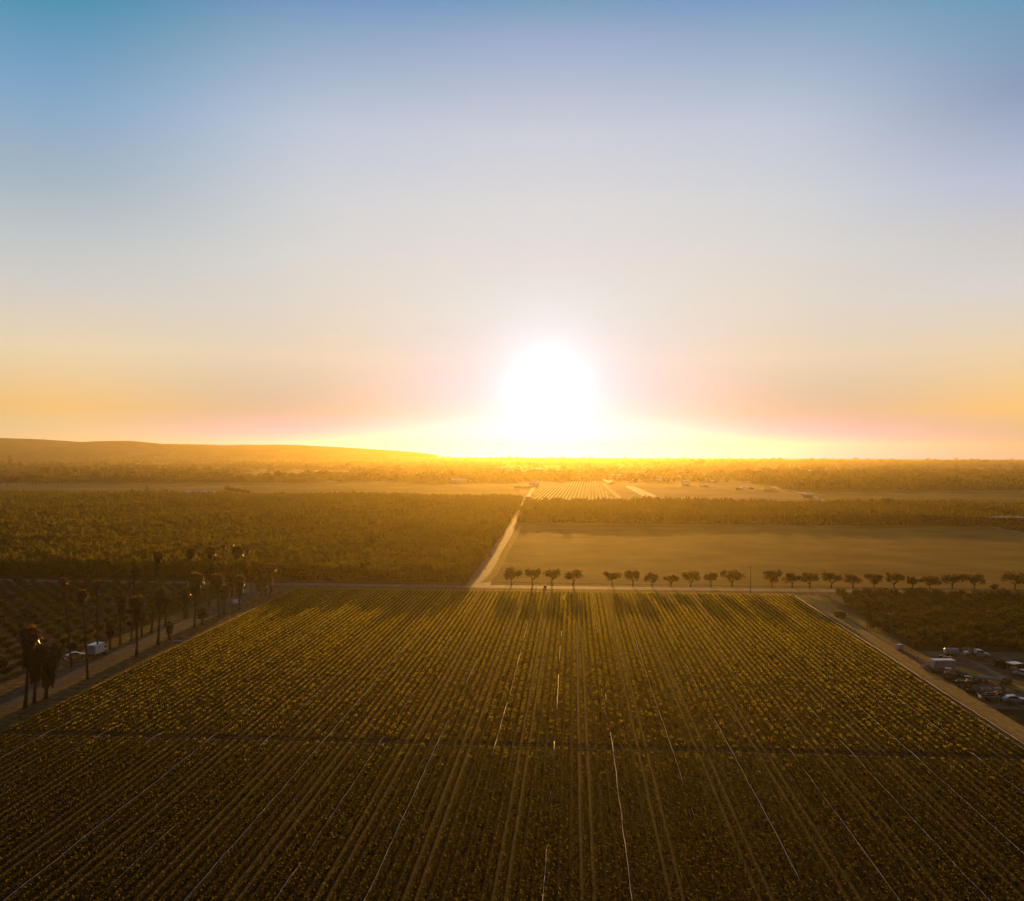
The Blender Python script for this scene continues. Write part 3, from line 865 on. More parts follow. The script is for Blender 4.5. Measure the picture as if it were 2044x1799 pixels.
for i, (bu, bv, cu, cv, w, sk, tr_, lab) in enumerate(PALMS):
    palm_at(bu, bv, cu, cv, w, lab, 600 + i, sk * .72, tr_, 64 if w > 16 else 44)
palm_at(404, 1248, 404, 1226, 21, 'bushy young palm with no trunk showing, right of the stout palm on the verge', 640, 0, .3, 40)

# ------------------------------------------------------------------ poles and signs
def utility_pole(b, H, label, arm=1.8, rz=0.0, group='utility poles along the road'):
    t = thing('utility_pole', label, 'pole', b, rz, group)
    MB().tube([(0, 0, -.1), (0, 0, H)], [.16, .1], 8).obj('pole', 'bark', t)
    c = MB().box(-arm / 2, arm / 2, .1, .2, H - .7, H - .56)
    c.obj('crossarm', 'wood', t)
    i_ = MB()
    for x in (-arm * .45, -arm * .2, arm * .2, arm * .45): i_.tube([(x, .15, H - .56), (x, .15, H - .38)], [.05, .035], 6)
    i_.obj('insulators', 'pale_metal', t)
utility_pole(P(1498, 1183), 9.6, 'tall utility pole in the gap between the broadest tree and dark dense tree')
utility_pole(P(47, 1161), 4.6 * 1.25, 'thin utility pole near the left edge in front of the broad orchard', 1.2)
utility_pole(P(501, 1201), 6.0, 'dark pole beside the white sign board on the palm road', .9)
utility_pole(P(820, 1163), 5.5, 'thin pole by the broad orchard on the far road edge, left of the dirt track', .8)
def post(b, h, label, m='bark'):
    t = thing('post', label, 'post', b)
    MB().tube([(0, 0, -.1), (0, 0, h)], [.07, .055], 7).obj('shaft', m, t)
    MB().box(-.1, .1, -.02, .02, h - .35, h - .02).obj('plate', 'pale_metal', t)
post(P(1070, 1176), 1.7, 'thin marker post on the near road edge below the second roadside tree')
post(P(1613, 1186), 1.9, 'short marker post with a pale plate at the top of the sandy track', 'pale_metal')
post(P(1832, 1322), 2.0, 'dark post standing by the sandy track left of the white trailer')
post(P(528, 1184), 2.0, 'thin dark post on the verge by the road corner left of the golden palms')
t = thing('utility_box', 'small dark roadside box between the second and third roadside trees', 'box', P(1088, 1174))
MB().box(-.55, .55, -.35, .35, 0, 1.0).obj('cabinet', 'dark_metal', t, .03)
MB().box(-.6, .6, -.4, .4, 1.0, 1.06).obj('lid', 'rust', t)
t = thing('sign_board', 'white upright sign board on two legs beside the dark pole on the palm road', 'sign', P(497, 1183), R(4))
MB().box(-.9, .9, -.04, .04, .9, 3.1).obj('panel', 'white', t, .015)
for x in (-.75, .75): MB().box(x - .05, x + .05, .045, .13, -.1, 3.0).obj('leg', 'dark_metal', t)
t = thing('yard_light', 'tall thin yard light pole with bright lamp head beside the sandy track', 'lamp', P(1779, 1282))
MB().tube([(0, 0, -.1), (0, 0, 7.6)], [.09, .06], 8).obj('pole', 'wood', t)
MB().tube([(0, 0, 7.45), (-.5, 0, 7.55), (-.35, 0, 7.55)], [.04, .04, .04], 6).obj('arm', 'pale_metal', t)
MB().box(-.95, -.35, -.2, .2, 7.5, 7.72, taper=(.7, .7)).obj('lamp_head', 'white', t, .03)
MB().box(.02, .75, -.04, .04, 7.42, 7.5).obj('bracket', 'pale_metal', t)

# ------------------------------------------------------------------ vehicles and farm things
def wheel(parent, c, r, w, n=16):
    ty = MB().wheel(c, r, w, n).obj('wheel', 'tyre', parent, .02)
    for sd in (-1, 1):
        MB().wheel((c[0], c[1] + sd * (w / 2 + .005), c[2]), r * .58, .03, 12).obj('rim', 'rim', ty)
    return ty
def car(label, b, rz, paint='white', group=None, pickup=False, name='parked_car', cat='car'):
    """4.5 m car, nose towards +x"""
    t = thing(name, label, cat, b, rz, group)
    L_ = 5.3 if pickup else 4.5
    h = L_ / 2
    if pickup:
        body = [(-h, .5), (-h, .98), (-.1, 1.0), (.0, 1.0), (1.25, 1.02), (h - .1, .95), (h, .8), (h, .42), (-h, .42)]
        cab = [(-.55, 0.99), (-.45, 1.78), (.55, 1.8), (1.15, 1.01)]
        gl = [(-.42, 1.08), (-.35, 1.66), (.5, 1.68), (.95, 1.08)]
    else:
        body = [(-h, .45), (-h, .85), (-h + .2, .93), (-1.2, .96), (.85, .94), (h - .2, .82), (h, .66), (h, .35), (-h, .35)]
        cab = [(-1.75, .94), (-1.1, 1.4), (.1, 1.43), (.95, .93)]
        gl = [(-1.5, .99), (-1.0, 1.33), (.05, 1.36), (.72, .99)]
    MB().prism(body, -.88, .88).obj('body', paint, t, .05)
    MB().prism(cab, -.74, .74).obj('roof', paint, t, .05)
    for sd in (-1, 1): MB().prism(gl, sd * .745 - .006, sd * .745 + .006).obj('window', 'glass', t)
    x0, x1 = cab[3], cab[2]
    def pane(p, q, nm, off):
        d = Vector((q[0] - p[0], 0, q[1] - p[1])); nn = Vector((d.z, 0, -d.x)).normalized() * off
        a, c = Vector((p[0], 0, p[1])) + d * .1 + nn, Vector((p[0], 0, p[1])) + d * .9 + nn
        MB().add([(a.x, -.64, a.z), (a.x, .64, a.z), (c.x, .6, c.z), (c.x, -.6, c.z)], [(0, 1, 2, 3)]).obj(nm, 'glass', t)
    pane(cab[3], cab[2], 'windscreen', -.012); pane(cab[0], cab[1], 'rear_window', .012)
    if pickup: MB().box(-h + .08, -.62, -.78, .78, .985, 1.0).obj('bed_cover', 'dark_metal', t)
    for sx in (-h * .62, h * .63):
        for sd in (-1, 1): wheel(t, (sx, sd * .8, .33), .34, .22)
    for sd in (-1, 1):
        MB().box(h - .02, h + .015, sd * .62 - .16, sd * .62 + .16, .6, .74).obj('headlight', 'pale_metal', t)
        MB().box(-h - .015, -h + .02, sd * .68 - .12, sd * .68 + .12, .66, .84).obj('tail_light', 'lamp_red', t)
    return t
ROW = math.pi / 2 - YAW                      # nose along the rows, away from the camera
car('small white sedan parked on the palm road beyond the shaggy palms', P(471, 1206), ROW)
car('pale grey car farther along the palm road below the white sign board', P(486, 1186), ROW, 'pale_metal')
car('pale low car parked left of the white box truck under the slim palms', P(152, 1313), ROW - .9, 'pale_metal')
car('white sedan parked side-on in front of the dark implements at the lower right', P(2025, 1402), R(-8))
car('white car cut by the right edge of the picture beside the canopy shelter', P(2046, 1350), R(-60))
# white box truck seen from behind
t = thing('box_truck', 'white box truck parked at the left road edge behind the slim palm trunks', 'truck', P(181, 1313), ROW)
bx = MB().box(0, 4.3, -1.18, 1.18, .75, 2.95).obj('cargo_box', 'white', t, .04)
MB().box(-.02, -.004, -1.02, 1.02, .9, 2.78).obj('rear_door', 'white', bx)
for y in (-.5, 0, .5): MB().box(-.04, -.02, y - .02, y + .02, .95, 2.7).obj('door_bar', 'pale_metal', bx)
MB().prism([(4.35, .5), (4.35, 2.2), (5.1, 2.2), (5.6, 1.35), (6.1, 1.2), (6.15, .5)], -1.0, 1.0).obj('cab', 'white', t, .06)
for sd in (-1, 1): MB().prism([(4.6, 1.4), (4.6, 2.05), (5.05, 2.05), (5.4, 1.4)], sd * 1.004 - .005, sd * 1.004 + .005).obj('window', 'glass', t)
MB().box(0, 6.0, -.45, .45, .45, .75).obj('chassis', 'dark_metal', t)
MB().box(-.25, -.05, -1.1, 1.1, .45, .6).obj('bumper', 'dark_metal', t)
for sx in (1.1, 5.2):
    for sd in (-1, 1): wheel(t, (sx, sd * .98, .42), .42, .28)
for sd in (-1, 1): MB().box(-.03, .0, sd * 1.05 - .07, sd * 1.05 + .07, .62, .73).obj('tail_light', 'lamp_red', t)
# work pickup pulling a tank trailer, noses to the right
b = P(1925, 1312)
wt = thing('work_truck', 'white crew-cab work truck with rack and tool boxes, in front of a white tank trailer', 'truck', b + Vector((2.9, 0, 0)), R(-4))
MB().prism([(-2.9, .62), (-2.9, .78), (-.2, .8), (-.2, .62)], -.95, .95).obj('flat_bed', 'dark_metal', wt, .02)
for x0, x1, hh, mm in ((-2.8, -1.7, .55, 'pale_metal'), (-1.6, -.9, .75, 'rust'), (-.85, -.3, .5, 'pale_metal')): MB().box(x0, x1, -.85, .85, .81, .81 + hh).obj('tool_box', mm, wt, .03)
rk = MB()
for x in (-2.8, -1.5, -.25):
    for y in (-.9, .9): rk.box(x - .03, x + .03, y - .03, y + .03, .8, 2.0)
    rk.box(x - .025, x + .025, -.87, .87, 2.0, 2.05)
for y in (-.9, .9): rk.box(-2.8, -.2, y - .025, y + .025, 2.05, 2.1)
rk.obj('rack', 'pale_metal', wt)
MB().prism([(-.15, .5), (-.15, 1.15), (1.75, 1.15), (1.8, 1.15), (2.9, 1.05), (3.0, .9), (3.0, .5)], -.95, .95).obj('body', 'white', wt, .06)
MB().prism([(-.12, 1.14), (-.08, 1.92), (1.2, 1.92), (1.85, 1.14)], -.82, .82).obj('roof', 'white', wt, .05)
for sd in (-1, 1):
    MB().prism([(0, 1.2), (0, 1.78), (.55, 1.78), (.55, 1.2)], sd * .825 - .006, sd * .825 + .006).obj('window', 'glass', wt)
    MB().prism([(.65, 1.2), (.65, 1.78), (1.14, 1.78), (1.6, 1.2)], sd * .825 - .006, sd * .825 + .006).obj('window', 'glass', wt)
    MB().box(2.99, 3.02, sd * .65 - .16, sd * .65 + .16, .78, .95).obj('headlight', 'pale_metal', wt)
    for sx in (-1.9, 2.1): wheel(wt, (sx, sd * .85, .4), .4, .26)
MB().add([(1.86, -.72, 1.2), (1.86, .72, 1.2), (1.26, .68, 1.86), (1.26, -.68, 1.86)], [(0, 1, 2, 3)]).obj('windscreen', 'glass', wt)
tt = thing('tank_trailer', 'trailer with a long white cylinder tank hitched behind the work truck', 'trailer', b + Vector((-3.0, .4, 0)), R(-4))
tk = MB()
tk.tube([(-1.75, 0, 1.45), (-1.6, 0, 1.45), (1.5, 0, 1.45), (1.65, 0, 1.45)], [.45, .68, .68, .45], 18)
tk = tk.obj('tank', 'white', tt, smooth=False)
for x in (-1.0, .9): MB().tube([(x, 0, 1.45), (x + .08, 0, 1.45)], .7, 18).obj('strap', 'pale_metal', tk)
MB().tube([(-.1, 0, 2.1), (-.1, 0, 2.26)], .18, 10).obj('cap', 'dark_metal', tk)
fr = MB().box(-1.8, 1.8, -.7, -.58, .55, .7).box(-1.8, 1.8, .58, .7, .55, .7)
for x in (-1.7, 0, 1.6): fr.box(x - .06, x + .06, -.57, .57, .56, .69)
fr.box(1.81, 3.1, -.05, .05, .56, .66).obj('frame', 'dark_metal', tt)
for x in (-1.1, .8): MB().box(x - .1, x + .1, -.55, .55, .7, .95).obj('cradle', 'rust', tt)
for sx in (-.6, .25):
    for sd in (-1, 1): wheel(tt, (sx, sd * .88, .38), .38, .22)
# white box container with a yellow machine behind it
ct = thing('storage_container', 'white boxy container with a pale lit top at the upper end of the implements', 'container', P(1882, 1337), R(2))
cb = MB().box(-2.5, 2.5, -1.1, 1.1, .25, 2.4).obj('shell', 'white', ct, .03)
rb = MB()
for k in range(17): rb.box(-2.4 + k * .3, -2.3 + k * .3, -1.125, -1.1, .35, 2.3)
rb.obj('ribs', 'white', cb)
MB().box(-2.52, -2.5, -.95, .95, .35, 2.3).obj('door', 'pale_metal', ct)
for x in (-2.2, 2.0): MB().box(x, x + .2, -1.0, 1.0, 0, .25).obj('skid', 'rust', ct)
def tractor(label, b, rz, paint, canopy=True):
    t = thing('tractor', label, 'tractor', b, rz)
    MB().prism([(-.2, .75), (-.2, 1.35), (1.5, 1.28), (1.75, 1.1), (1.75, .65), (.2, .6)], -.34, .34).obj('hood', paint, t, .04)
    MB().prism([(-1.2, .6), (-1.2, 1.05), (-.25, 1.05), (-.25, .6)], -.42, .42).obj('body', 'dark_metal', t, .04)
    MB().box(-1.05, -.6, -.26, .26, 1.06, 1.2).box(-1.1, -1.0, -.26, .26, 1.2, 1.65).obj('seat', 'tyre', t, .03)
    MB().tube([(-.3, 0, 1.2), (-.5, 0, 1.5)], .03, 6).obj('steering_column', 'dark_metal', t)
    MB().tube([(1.0, .2, 1.3), (1.0, .2, 2.05)], [.05, .04], 8).obj('exhaust', 'rust', t)
    if canopy:
        ps = MB()
        for x in (-1.1, -.2):
            for y in (-.6, .6): ps.box(x - .03, x + .03, y - .03, y + .03, 1.05, 2.3)
        ps.obj('posts', 'dark_metal', t)
        MB().box(-1.3, 0.05, -.75, .75, 2.3, 2.38).obj('canopy', paint, t, .02)
    for sd in (-1, 1):
        wheel(t, (-.85, sd * .72, .75), .75, .4, 20)
        wheel(t, (1.2, sd * .6, .42), .42, .24, 16)
        MB().prism([(-1.5, 1.45), (-1.2, 1.6), (-.5, 1.6), (-.15, 1.3), (-.15, 1.25), (-.5, 1.54), (-1.2, 1.54), (-1.5, 1.4)], sd * .72 - .22, sd * .72 + .22).obj('fender', paint, t)
    return t
tractor('yellow tractor showing over the far end of the white container', P(1890, 1322), R(10), 'yellow', False)
tractor('dark green tractor with canopy in the middle of the parked implements', P(1925, 1371), R(150), 'green_paint')
tractor('dull red tractor beside the flat trailer of pale boxes', P(1899, 1356), R(-30), 'red')
tractor('dark tractor with canopy just left of the white sedan', P(1985, 1396), R(165), 'rust')
def bin_(label, b, rz, m='wood', group=None, s=1.2, h=.75):
    t = thing('harvest_bin', label, 'bin', b, rz, group)
    m1 = MB(); w = s / 2
    for y in (-w, w - .04): m1.box(-w, w, y, y + .04, .1, h)
    for x in (-w, w - .04): m1.box(x, x + .04, -w + .041, w - .041, .1, h)
    m1.obj('sides', m, t)
    MB().box(-w + .042, w - .042, -w + .042, w - .042, .1, .14).obj('floor', m, t)
    f = MB()
    for y in (-w + .05, -.05, w - .15): f.box(-w, w, y, y + .1, 0, .098)
    f.obj('runners', m, t)
    return t
def harrow(label, b, rz, m='rust', n=9):
    t = thing('disc_harrow', label, 'farm implement', b, rz)
    fr = MB()
    for y in (-.7, .7): fr.box(-1.7, 1.7, y - .06, y + .06, .72, .84)
    for x in (-1.6, 0, 1.6): fr.box(x - .06, x + .06, -.64, .64, .73, .83)
    fr.tube([(0, .7, .78), (0, 2.3, .6)], .06, 6)
    fr.obj('frame', m, t)
    for y in (-.7, .7):
        d = MB()
        for k in range(n): d.tube([(-1.6 + k * 3.2 / (n - 1), y - .02, .32), (-1.58 + k * 3.2 / (n - 1), y + .02, .32)], .32, 12)
        d.tube([(-1.7, y, .32), (1.7, y, .32)], .04, 6)
        d.obj('disc_gang', 'dark_metal', t)
    h_ = MB()
    for x in (-1.2, 1.2):
        for y in (-.7, .7): h_.box(x - .05, x + .05, y - .05, y + .05, .3, .72)
    h_.obj('hanger', 'dark_metal', t)
    return t
harrow('rusty disc harrow just below the white container', P(1878, 1344), R(20))
harrow('dark disc harrow between the red and green tractors', P(1912, 1362), R(-35), 'dark_metal')
harrow('disc harrow with pale worn frame nearest the sandy track', P(1948, 1385), R(-20), 'rust')
harrow('dark harrow behind the green tractor on the lit yard side', P(1945, 1362), R(40), 'dark_metal', 7)
def flat_trailer(label, b, rz, load=None, L_=4.2, deck='wood'):
    t = thing('flat_trailer', label, 'trailer', b, rz)
    MB().box(-L_ / 2, L_ / 2, -1.0, 1.0, .75, .87).obj('deck', deck, t, .015)
    MB().box(-L_ / 2 + .1, L_ / 2 - .1, -.6, -.48, .6, .748).box(-L_ / 2 + .1, L_ / 2 - .1, .48, .6, .6, .748).box(L_ / 2 - .1, L_ / 2 + 1.3, -.05, .05, .62, .72).obj('frame', 'dark_metal', t)
    for sx in (-L_ * .28, L_ * .28):
        for sd in (-1, 1): wheel(t, (sx, sd * .82, .36), .36, .2)
    return t
flat_trailer('flat wooden trailer carrying pale boxes among the implements', P(1918, 1356.5), R(-28))
for k in range(2):
    b = P(1916 + k * 9, 1356 + k * 2.5); b.z = .875
    bin_(['pale open bin at the left end of the flat wooden trailer', 'pale open bin at the right end of the flat wooden trailer'][k], b, R(-28), 'concrete')
flat_trailer('long pale pipe trailer on the lit yard side of the implements', P(1984, 1363), R(-26), L_=5.5, deck='pale_metal')
pt = thing('pipe_bundle', 'bundle of long pale pipes lying on the pipe trailer', 'pipes', P(1984, 1363) + Vector((0, 0, .88)), R(-26))
for k in range(3): MB().tube([(-3.0, -.5 + k * .5, .13), (3.0, -.5 + k * .5, .13)], .12, 8).obj('pipe', 'pipe', pt)
bin_('pale wooden bin at the right end of the pipe trailer', P(2010, 1366), R(30), 'wood', s=1.5, h=1.3)
bin_('bright orange-lit wooden bin right of the dark tractor', P(1998, 1383), R(10), 'concrete', s=1.1, h=1.5)
bin_('grey bin beside the dark tractor with canopy', P(1968, 1384), R(-15), 'pale_metal', s=1.6, h=1.1)
t = thing('tool_frame', 'low white tubular frame trailer at the near end of the implements', 'farm implement', P(1975, 1399), R(-5))
m_ = MB()
for y in (-.8, .8): m_.tube([(-1.9, y, .1), (-1.9, y, 1.1), (1.5, y, 1.1), (1.5, y, .1)], .06, 8)
for x in (-1.9, 1.5): m_.tube([(x, -.8, 1.1), (x, .8, 1.1)], .06, 8)
m_.obj('frame', 'white', t)
MB().box(-1.95, -1.88, -.7, .7, .5, 1.05).obj('panel', 'white', t)
for sd in (-1, 1): wheel(t, (-.2, sd * .95, .35), .35, .2)
harrow('blackened disc harrow under the low white tubular frame side', P(1960, 1394), R(70), 'dark_metal', 7)
# pump unit, bin and small things along the strip
t = thing('pump_unit', 'grey irrigation pump cabinet with white panel on the strip by the sandy track', 'pump', P(1795, 1298), R(12))
MB().box(-.8, .8, -.5, .5, .2, 1.5).obj('cabinet', 'pale_metal', t, .03)
MB().box(-.75, .1, -.53, -.505, .5, 1.45).obj('panel', 'white', t)
MB().tube([(.8, 0, .5), (1.4, 0, .5), (1.5, 0, .35), (1.5, 0, -.05)], .12, 8).obj('outlet_pipe', 'pale_metal', t)
MB().box(-.9, .9, -.6, .6, 0, .2).obj('base', 'concrete', t)
MB().tube([(-.6, .3, 1.5), (-.6, .3, 2.3)], .05, 6).obj('exhaust', 'dark_metal', t)
t = thing('dark_bin', 'dark open-top bin standing on the strip at the upper end of the sandy track', 'bin', P(1677, 1232), R(5))
m_ = MB()
for y in (-.85, .8): m_.box(-1.5, 1.5, y, y + .05, .25, 1.5)
for x in (-1.5, 1.45): m_.box(x, x + .05, -.795, .795, .25, 1.5)
m_.obj('sides', 'dark_metal', t)
MB().box(-1.44, 1.44, -.79, .79, .25, .3).obj('floor', 'rust', t)
for x in (-1.3, 1.1): MB().box(x, x + .2, -.8, .8, 0, .245).obj('skid', 'rust', t)
bin_('low pale bin left of the white container', P(1850, 1333), R(5), 'concrete', s=1.9, h=.8)
harrow('small dark harrow at the left side of the white container', P(1855, 1340), R(80), 'dark_metal', 5)
bush(P(1993, 1330), 3.2, 1.8, 'dark shrub at the left end of the planting beside the canopy shelter', 550, n=260)
bush(P(2006, 1334), 3.4, 1.9, 'dark shrub between the canopy shelter and the left shrub', 551, n=260)
bush(P(2036, 1338), 3.0, 2.2, 'dark shrub behind the canopy shelter at the right edge', 552, n=260)
t = thing('canopy_shelter', 'small pale canopy on four posts lit from the side, right of the dark shrubs', 'shelter', P(2025, 1343), R(20))
for x in (-1.1, 1.1):
    for y in (-.9, .9): MB().box(x - .05, x + .05, y - .05, y + .05, 0, 2.2).obj('leg', 'wood', t)
MB().box(-1.5, 1.5, -1.2, 1.2, 2.2, 2.3).obj('roof', 'white', t, .02)
MB().box(-.9, .9, -.6, .6, .7, .78).obj('bench', 'wood', t)
MB().box(-.7, .5, -.5, .5, .781, 1.3).obj('crate', 'concrete', t)

# ------------------------------------------------------------------ buildings
def house(label, b, w, d, h, rz, roof='roof_pale', wall='stucco', group=None, detail=True, pitch=.35, name='house', cat='house'):
    t = thing(name, label, cat, b, rz, group)
    MB().box(-w / 2, w / 2, -d / 2, d / 2, -.2, h).obj('wall', wall, t)
    p = pitch * d / 2
    r_ = MB().prism([(-d / 2 - .5, h + .02), (0, h + p), (d / 2 + .5, h + .02), (d / 2 + .5, h + .22), (0, h + p + .22), (-d / 2 - .5, h + .22)], -w / 2 - .5, w / 2 + .5, Matrix(((0, 1, 0, 0), (1, 0, 0, 0), (0, 0, 1, 0), (0, 0, 0, 1))))
    r_.obj('roof', roof, t)
    if detail:
        g_ = MB().add([(-w / 2, -d / 2, h), (-w / 2, d / 2, h), (-w / 2, 0, h + p), (w / 2, -d / 2, h), (w / 2, d / 2, h), (w / 2, 0, h + p)], [(0, 1, 2), (4, 3, 5)])
        g_.obj('gable', wall, t)
        for k in range(max(2, int(w / 4))):
            x = -w / 2 + (k + .5) * w / max(2, int(w / 4))
            if k == 1: MB().box(x - .5, x + .5, -d / 2 - .04, -d / 2 - .003, 0, 2.1).obj('door', 'wood', t)
            else: MB().box(x - .6, x + .6, -d / 2 - .03, -d / 2 - .003, 1.0, 2.2).obj('window', 'glass', t)
    return t
b = P(2016, 1050)
t = thing('farm_building', 'low flat-roofed building with dark open front beside the orchard at the right edge', 'building', b, R(-3))
W_ = 34
MB().box(-W_ / 2, W_ / 2, 2, 10, -.2, 5.6).obj('wall', 'stucco', t)
MB().box(-W_ / 2 - .4, W_ / 2 + .6, -3, 10.5, 5.61, 6.1).obj('roof', 'concrete', t)
for k in range(7): MB().box(-W_ / 2 + k * W_ / 6 - .15, -W_ / 2 + k * W_ / 6 + .15, -2.7, -2.4, 0, 5.6).obj('post', 'wood', t)
for k in range(4): MB().box(-W_ / 2 + 2 + k * 8, -W_ / 2 + 7 + k * 8, 1.94, 1.997, .2, 3.6).obj('door', 'dark_metal', t)
house('small outbuilding with a grey roof left of the flat-roofed building at the right edge', P(1990, 1046), 10, 7, 3.5, R(10), 'roof_grey')
for k, (u, v, w) in enumerate(((2008, 1057, 6), (2024, 1059, 7), (2040, 1062, 6))):
    bush(P(u, v), w, 3, ['left', 'middle', 'right'][k] + ' one of three dark bushes in front of the flat-roofed building', 560 + k, n=200, sz=.6)
# the far town: one house for each pale roof
TOWN = [(1119, 938.5, 9), (1145, 948, 5), (1111, 955.7, 6), (1166, 951.8, 4), (1204, 947, 3.5), (1236, 948.7, 7), (1268, 951.8, 6),
        (1249, 950.5, 3), (1255, 952, 3), (1278, 948.4, 4), (1282, 951.8, 3), (1297, 959.3, 4), (1311, 955, 4), (1313, 960.4, 4), (1327, 959, 3),
        (1299, 940, 3), (1309, 940, 3), (1316, 936.2, 3), (1348, 951.4, 3.5), (1353, 952, 4), (1367, 961.8, 7), (1369, 968.3, 3), (1392, 958.7, 7),
        (1403, 956, 5), (1407, 947.7, 3), (1412, 948.7, 3), (1405, 970.5, 4), (1476, 977, 5), (1496, 956.3, 6), (1536, 980.6, 4), (1583, 957.2, 5),
        (1612, 991, 4), (1617, 939, 3), (1646, 936, 4), (1482, 946, 5), (1336, 939.5, 3), (1340, 941, 3), (1355, 942, 3), (1365, 942, 3),
        (1381, 940, 3), (1391, 941, 3), (1086, 955.7, 5), (1098, 955.7, 5), (1030, 941, 6), (1006, 944, 5), (1130, 951, 4), (1180, 955, 3.5), (1222, 955, 3),
        (1240, 958, 3), (1262, 961, 3), (1335, 953, 3), (1420, 962, 3), (1440, 955, 3), (1290, 946, 3), (1225, 942, 3), (1195, 938, 4), (1510, 950, 3), (1555, 962, 4)]
g = random.Random(5)
hp = {}
for i, (u, v, w) in enumerate(TOWN):
    p = P(u, v + 1.5); d = p.y
    W_ = max(11, w * d / F * 1.35); k = 0
    house('small pale-roofed house glinting among the trees of the hazy far town', p, W_, W_ * .62, 3.4, R(g.choice((-25, 4, 4, 30, 60))) + g.uniform(-.1, .1),
          'roof_pale' if g.random() < .8 else 'sheet', 'stucco', 'pale-roofed houses of the far town', detail=True, pitch=.14)
def shed(label, u, v, w, d, h, rz, roof='roof_pale'): return house(label, P(u, v), w, d, h, R(rz), roof, 'stucco', None, True, .3, 'shed', 'shed')
shed('large pale warehouse in the far town, below the sun and right of the dirt track', 1121, 951, 24, 14, 6, 4)
shed('large pale shed in the far town with a bright slanting roof, right of the warehouse', 1163, 945.5, 22, 12, 5, 35)
shed('long pale greenhouse left of the dirt track far below the sun, upper of two', 1073, 939, 60, 14, 4, 70)
shed('long pale greenhouse left of the dirt track far below the sun, lower of two', 1066, 943.5, 50, 14, 4, 70)
shed('cluster building with white roof beside the dirt track at the striped field corner', 1066, 970.5, 14, 10, 4, 4)
shed('small white shed beside the dirt track where the orchard ends', 1053, 999, 6, 4, 3, 4)
shed('long white-roofed shed in the light field near the round tree', 390, 988, 20, 8, 3, 3)
shed('white-roofed shed right of the long shed in the light field', 416, 987, 14, 8, 3, 3)
shed('small pale shed just right of the round tree in the light field', 354, 988, 9, 6, 3, 12)
shed('pale shed behind the field hedge left of the middle distance', 452, 947, 22, 12, 4, 3)
shed('pale barn beside the field left of the dirt track', 915, 964, 26, 12, 4.5, 20)
shed('pale long barn far left of the sun on the plain', 1005, 938, 45, 14, 5, 3)
for i in range(9):
    p = P(1028 + i * 4.0, 974)
    tk_ = thing('white_tank', 'small white tank in the dotted row left of the striped field', 'tank', p, 0, 'white tanks in a row by the striped field')
    MB().tube([(0, 0, 0), (0, 0, 2.6), (0, 0, 3.0)], [1.3, 1.3, .5], 12).obj('shell', 'white', tk_)
    MB().box(-1.5, 1.5, -1.5, 1.5, -.1, .0).obj('pad', 'concrete', tk_)
for k, (pa, pb) in enumerate((((1190, 952), (1220, 966)), ((1196, 951.5), (1224, 964)), ((1253, 973), (1296, 995)), ((1262, 973), (1311, 995.5)), ((1483, 974), (1500, 976.5)), ((1525, 982), (1552, 982.5)))):
    a, c = P(*pa), P(*pb); d = c - a; L_ = d.length
    t = thing('hoop_house', ['left', 'right', 'left', 'right', 'short', 'level'][k] + ' long low white hoop house ' + ['in the upper pair beyond the straight road', 'in the upper pair beyond the straight road', 'in the pale fallow field', 'in the pale fallow field',
              'at the top of the fallow field', 'at the right of the fallow field'][k], 'greenhouse', a, math.atan2(d.y, d.x))
    pf = [(3.4 * math.cos(q), 2.6 * math.sin(q)) for q in np.linspace(0, math.pi, 9)]
    MB().prism(pf, 0, L_, Matrix(((0, 1, 0, 0), (1, 0, 0, 0), (0, 0, 1, 0), (0, 0, 0, 1)))).obj('cover', 'sheet', t)
    MB().box(-.06, -.01, -1.2, 1.2, 0, 2.0).obj('door', 'pale_metal', t)

# ------------------------------------------------------------------ single trees on the plain
def far_tree(u, v, w, top, label, seed, kind='round', group=None):
    g = random.Random(seed)
    b = P(u, v); ppm = F / b.y
    Wd, H = w / ppm, (v - top) / ppm
    t = thing({'cone': 'conifer', 'round': 'round_tree', 'tall': 'tall_tree'}[kind], label, 'tree', b, 0, group)
    if kind == 'cone':
        lob = [(0, 0, H * (.12 + .14 * k), Wd * .5 * (1 - k / 6.6), Wd * .5 * (1 - k / 6.6), H * .12) for k in range(7)]
    elif kind == 'tall':
        lob = [(g.uniform(-.15, .15) * Wd, g.uniform(-.15, .15) * Wd, H * (.3 + .1 * k), Wd * g.uniform(.25, .42), Wd * g.uniform(.25, .42), H * .12) for k in range(7)]
    else:
        lob = [(0, 0, H * .55, Wd * .36, Wd * .36, H * .36)] + [(Wd * .3 * math.cos(a), Wd * .3 * math.sin(a), H * g.uniform(.4, .7), Wd * .24, Wd * .24, H * .24) for a in (i * 1.26 for i in range(5))]
    MB().quads(leaves(260, lob, max(.35, Wd * .075), seed, thick=.8)).obj('crown', 'leaf', t)
    MB().tube([(0, 0, -.2), (0, 0, H * .5)], [Wd * .045, Wd * .02], 6).obj('trunk', 'bark', t)
    return t
far_tree(293, 987, 13, 967, 'dark pointed conifer at the edge of the light field on the left', 700, 'cone')
far_tree(328, 987.5, 15, 974, 'round dark tree right of the pointed conifer in the light field', 701)
far_tree(311, 987, 9, 981, 'low dark shrub-like tree between the conifer and the round tree', 702)
for i, (u, w, top) in enumerate(((454, 16, 966), (463, 15, 969), (474, 16, 971), (484, 14, 973), (494, 14, 977))):
    far_tree(u, 988, w, top, ['tallest tree at the left end of', 'second tree in', 'middle tree of', 'fourth tree in', 'lowest tree at the right end of'][i] + ' the dark clump right of the light field sheds', 710 + i)
far_tree(19, 936, 12, 909, 'tall dark tree standing above the plain at the far left', 720, 'tall')
far_tree(41, 937, 10, 920, 'shorter dark tree right of the tall one at the far left', 721)
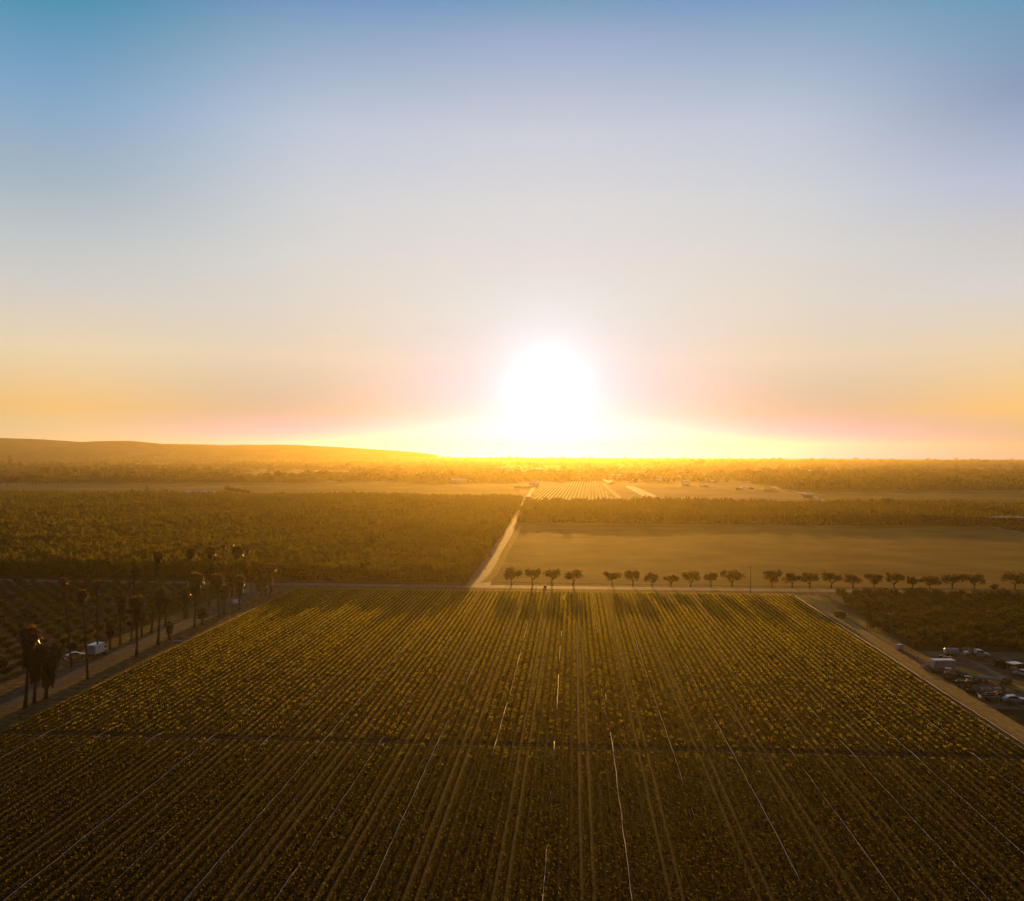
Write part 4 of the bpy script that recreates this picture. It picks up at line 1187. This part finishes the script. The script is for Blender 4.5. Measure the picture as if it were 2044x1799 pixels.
far_tree(8, 939, 10, 925, 'low dark tree at the left edge beside the tall one', 722)
for i, (u, w, top) in enumerate(((13, 12, 948), (23, 13, 947), (33, 11, 949))):
    far_tree(u, 972, w, top, ['left', 'middle', 'right'][i] + ' tree of the dark block at the left edge of the plain', 725 + i)
for i in range(13): far_tree(43 + i * 7.3, 969 - i * .25, 5, 956 + (i * 5) % 4, 'small tree in the long dotted row right of the dark block', 730 + i, group='dotted row of small trees on the left plain')
for i, u in enumerate((203, 208, 213, 227, 232, 249, 254, 264, 270, 282, 291)): far_tree(u, 954, 4.5, 942 + (i * 3) % 3, 'small dark tree of the broken row across the left plain', 750 + i, group='broken row of small trees on the left plain')
for i in range(15): far_tree(326 + i * 9.6, 953 - (i % 3), 11, 944 - (i * 7 % 6), 'bushy tree of the dark hedge on the left plain', 770 + i, group='trees of the dark hedge on the left plain')
far_tree(273, 926, 11, 917, 'round dark tree on the horizon above the left plain', 790)
far_tree(1402, 932, 12, 914, 'dark clump-like tree on the horizon right of the sun', 791)
far_tree(1392, 932, 14, 918, 'lower tree touching the dark horizon tree right of the sun', 792)
far_tree(1995, 940, 9, 926, 'lone dark tree on the far plain near the right edge', 793)
far_tree(565, 990, 9, 981, 'small lone tree on the green field left of the sun', 794)
far_tree(611, 990, 8, 983, 'second small lone tree on the green field left of the sun', 795)
for i, (u, v) in enumerate(((922, 963), (930, 963), (938, 962.5), (946, 962.5))):
    far_tree(u, v, 9, 950, ['first', 'second', 'third', 'fourth'][i] + ' tree of the dark clump beside the barn left of the dirt track', 796 + i)
def build_haze(sig, g, col, top=340.0):
    x0, x1, y0, y1, z0, z1 = -17000, 17000, -600, 9500, -1.0, top
    v = [(x, y, z) for x in (x0, x1) for y in (y0, y1) for z in (z0, z1)]
    f = [(0, 1, 3, 2), (4, 6, 7, 5), (0, 4, 5, 1), (2, 3, 7, 6), (0, 2, 6, 4), (1, 5, 7, 3)]
    me = bpy.data.meshes.new('haze'); me.from_pydata(v, [], f)
    o = bpy.data.objects.new('haze', me); COL.objects.link(o); o['kind'] = 'stuff'
    m = bpy.data.materials.new('evening_haze'); m.use_nodes = True
    nt = m.node_tree; nt.nodes.clear()
    out = nt.nodes.new('ShaderNodeOutputMaterial')
    pv = nt.nodes.new('ShaderNodeVolumePrincipled')
    pv.inputs['Color'].default_value = (*col, 1)
    pv.inputs['Density'].default_value = sig
    pv.inputs['Density Attribute'].default_value = ''
    pv.inputs['Anisotropy'].default_value = g
    nt.links.new(pv.outputs[0], out.inputs['Volume'])
    me.materials.append(m)
    return o
build_haze(1 / 12500, 0.75, (1, 0.8, 0.38), 155.0)
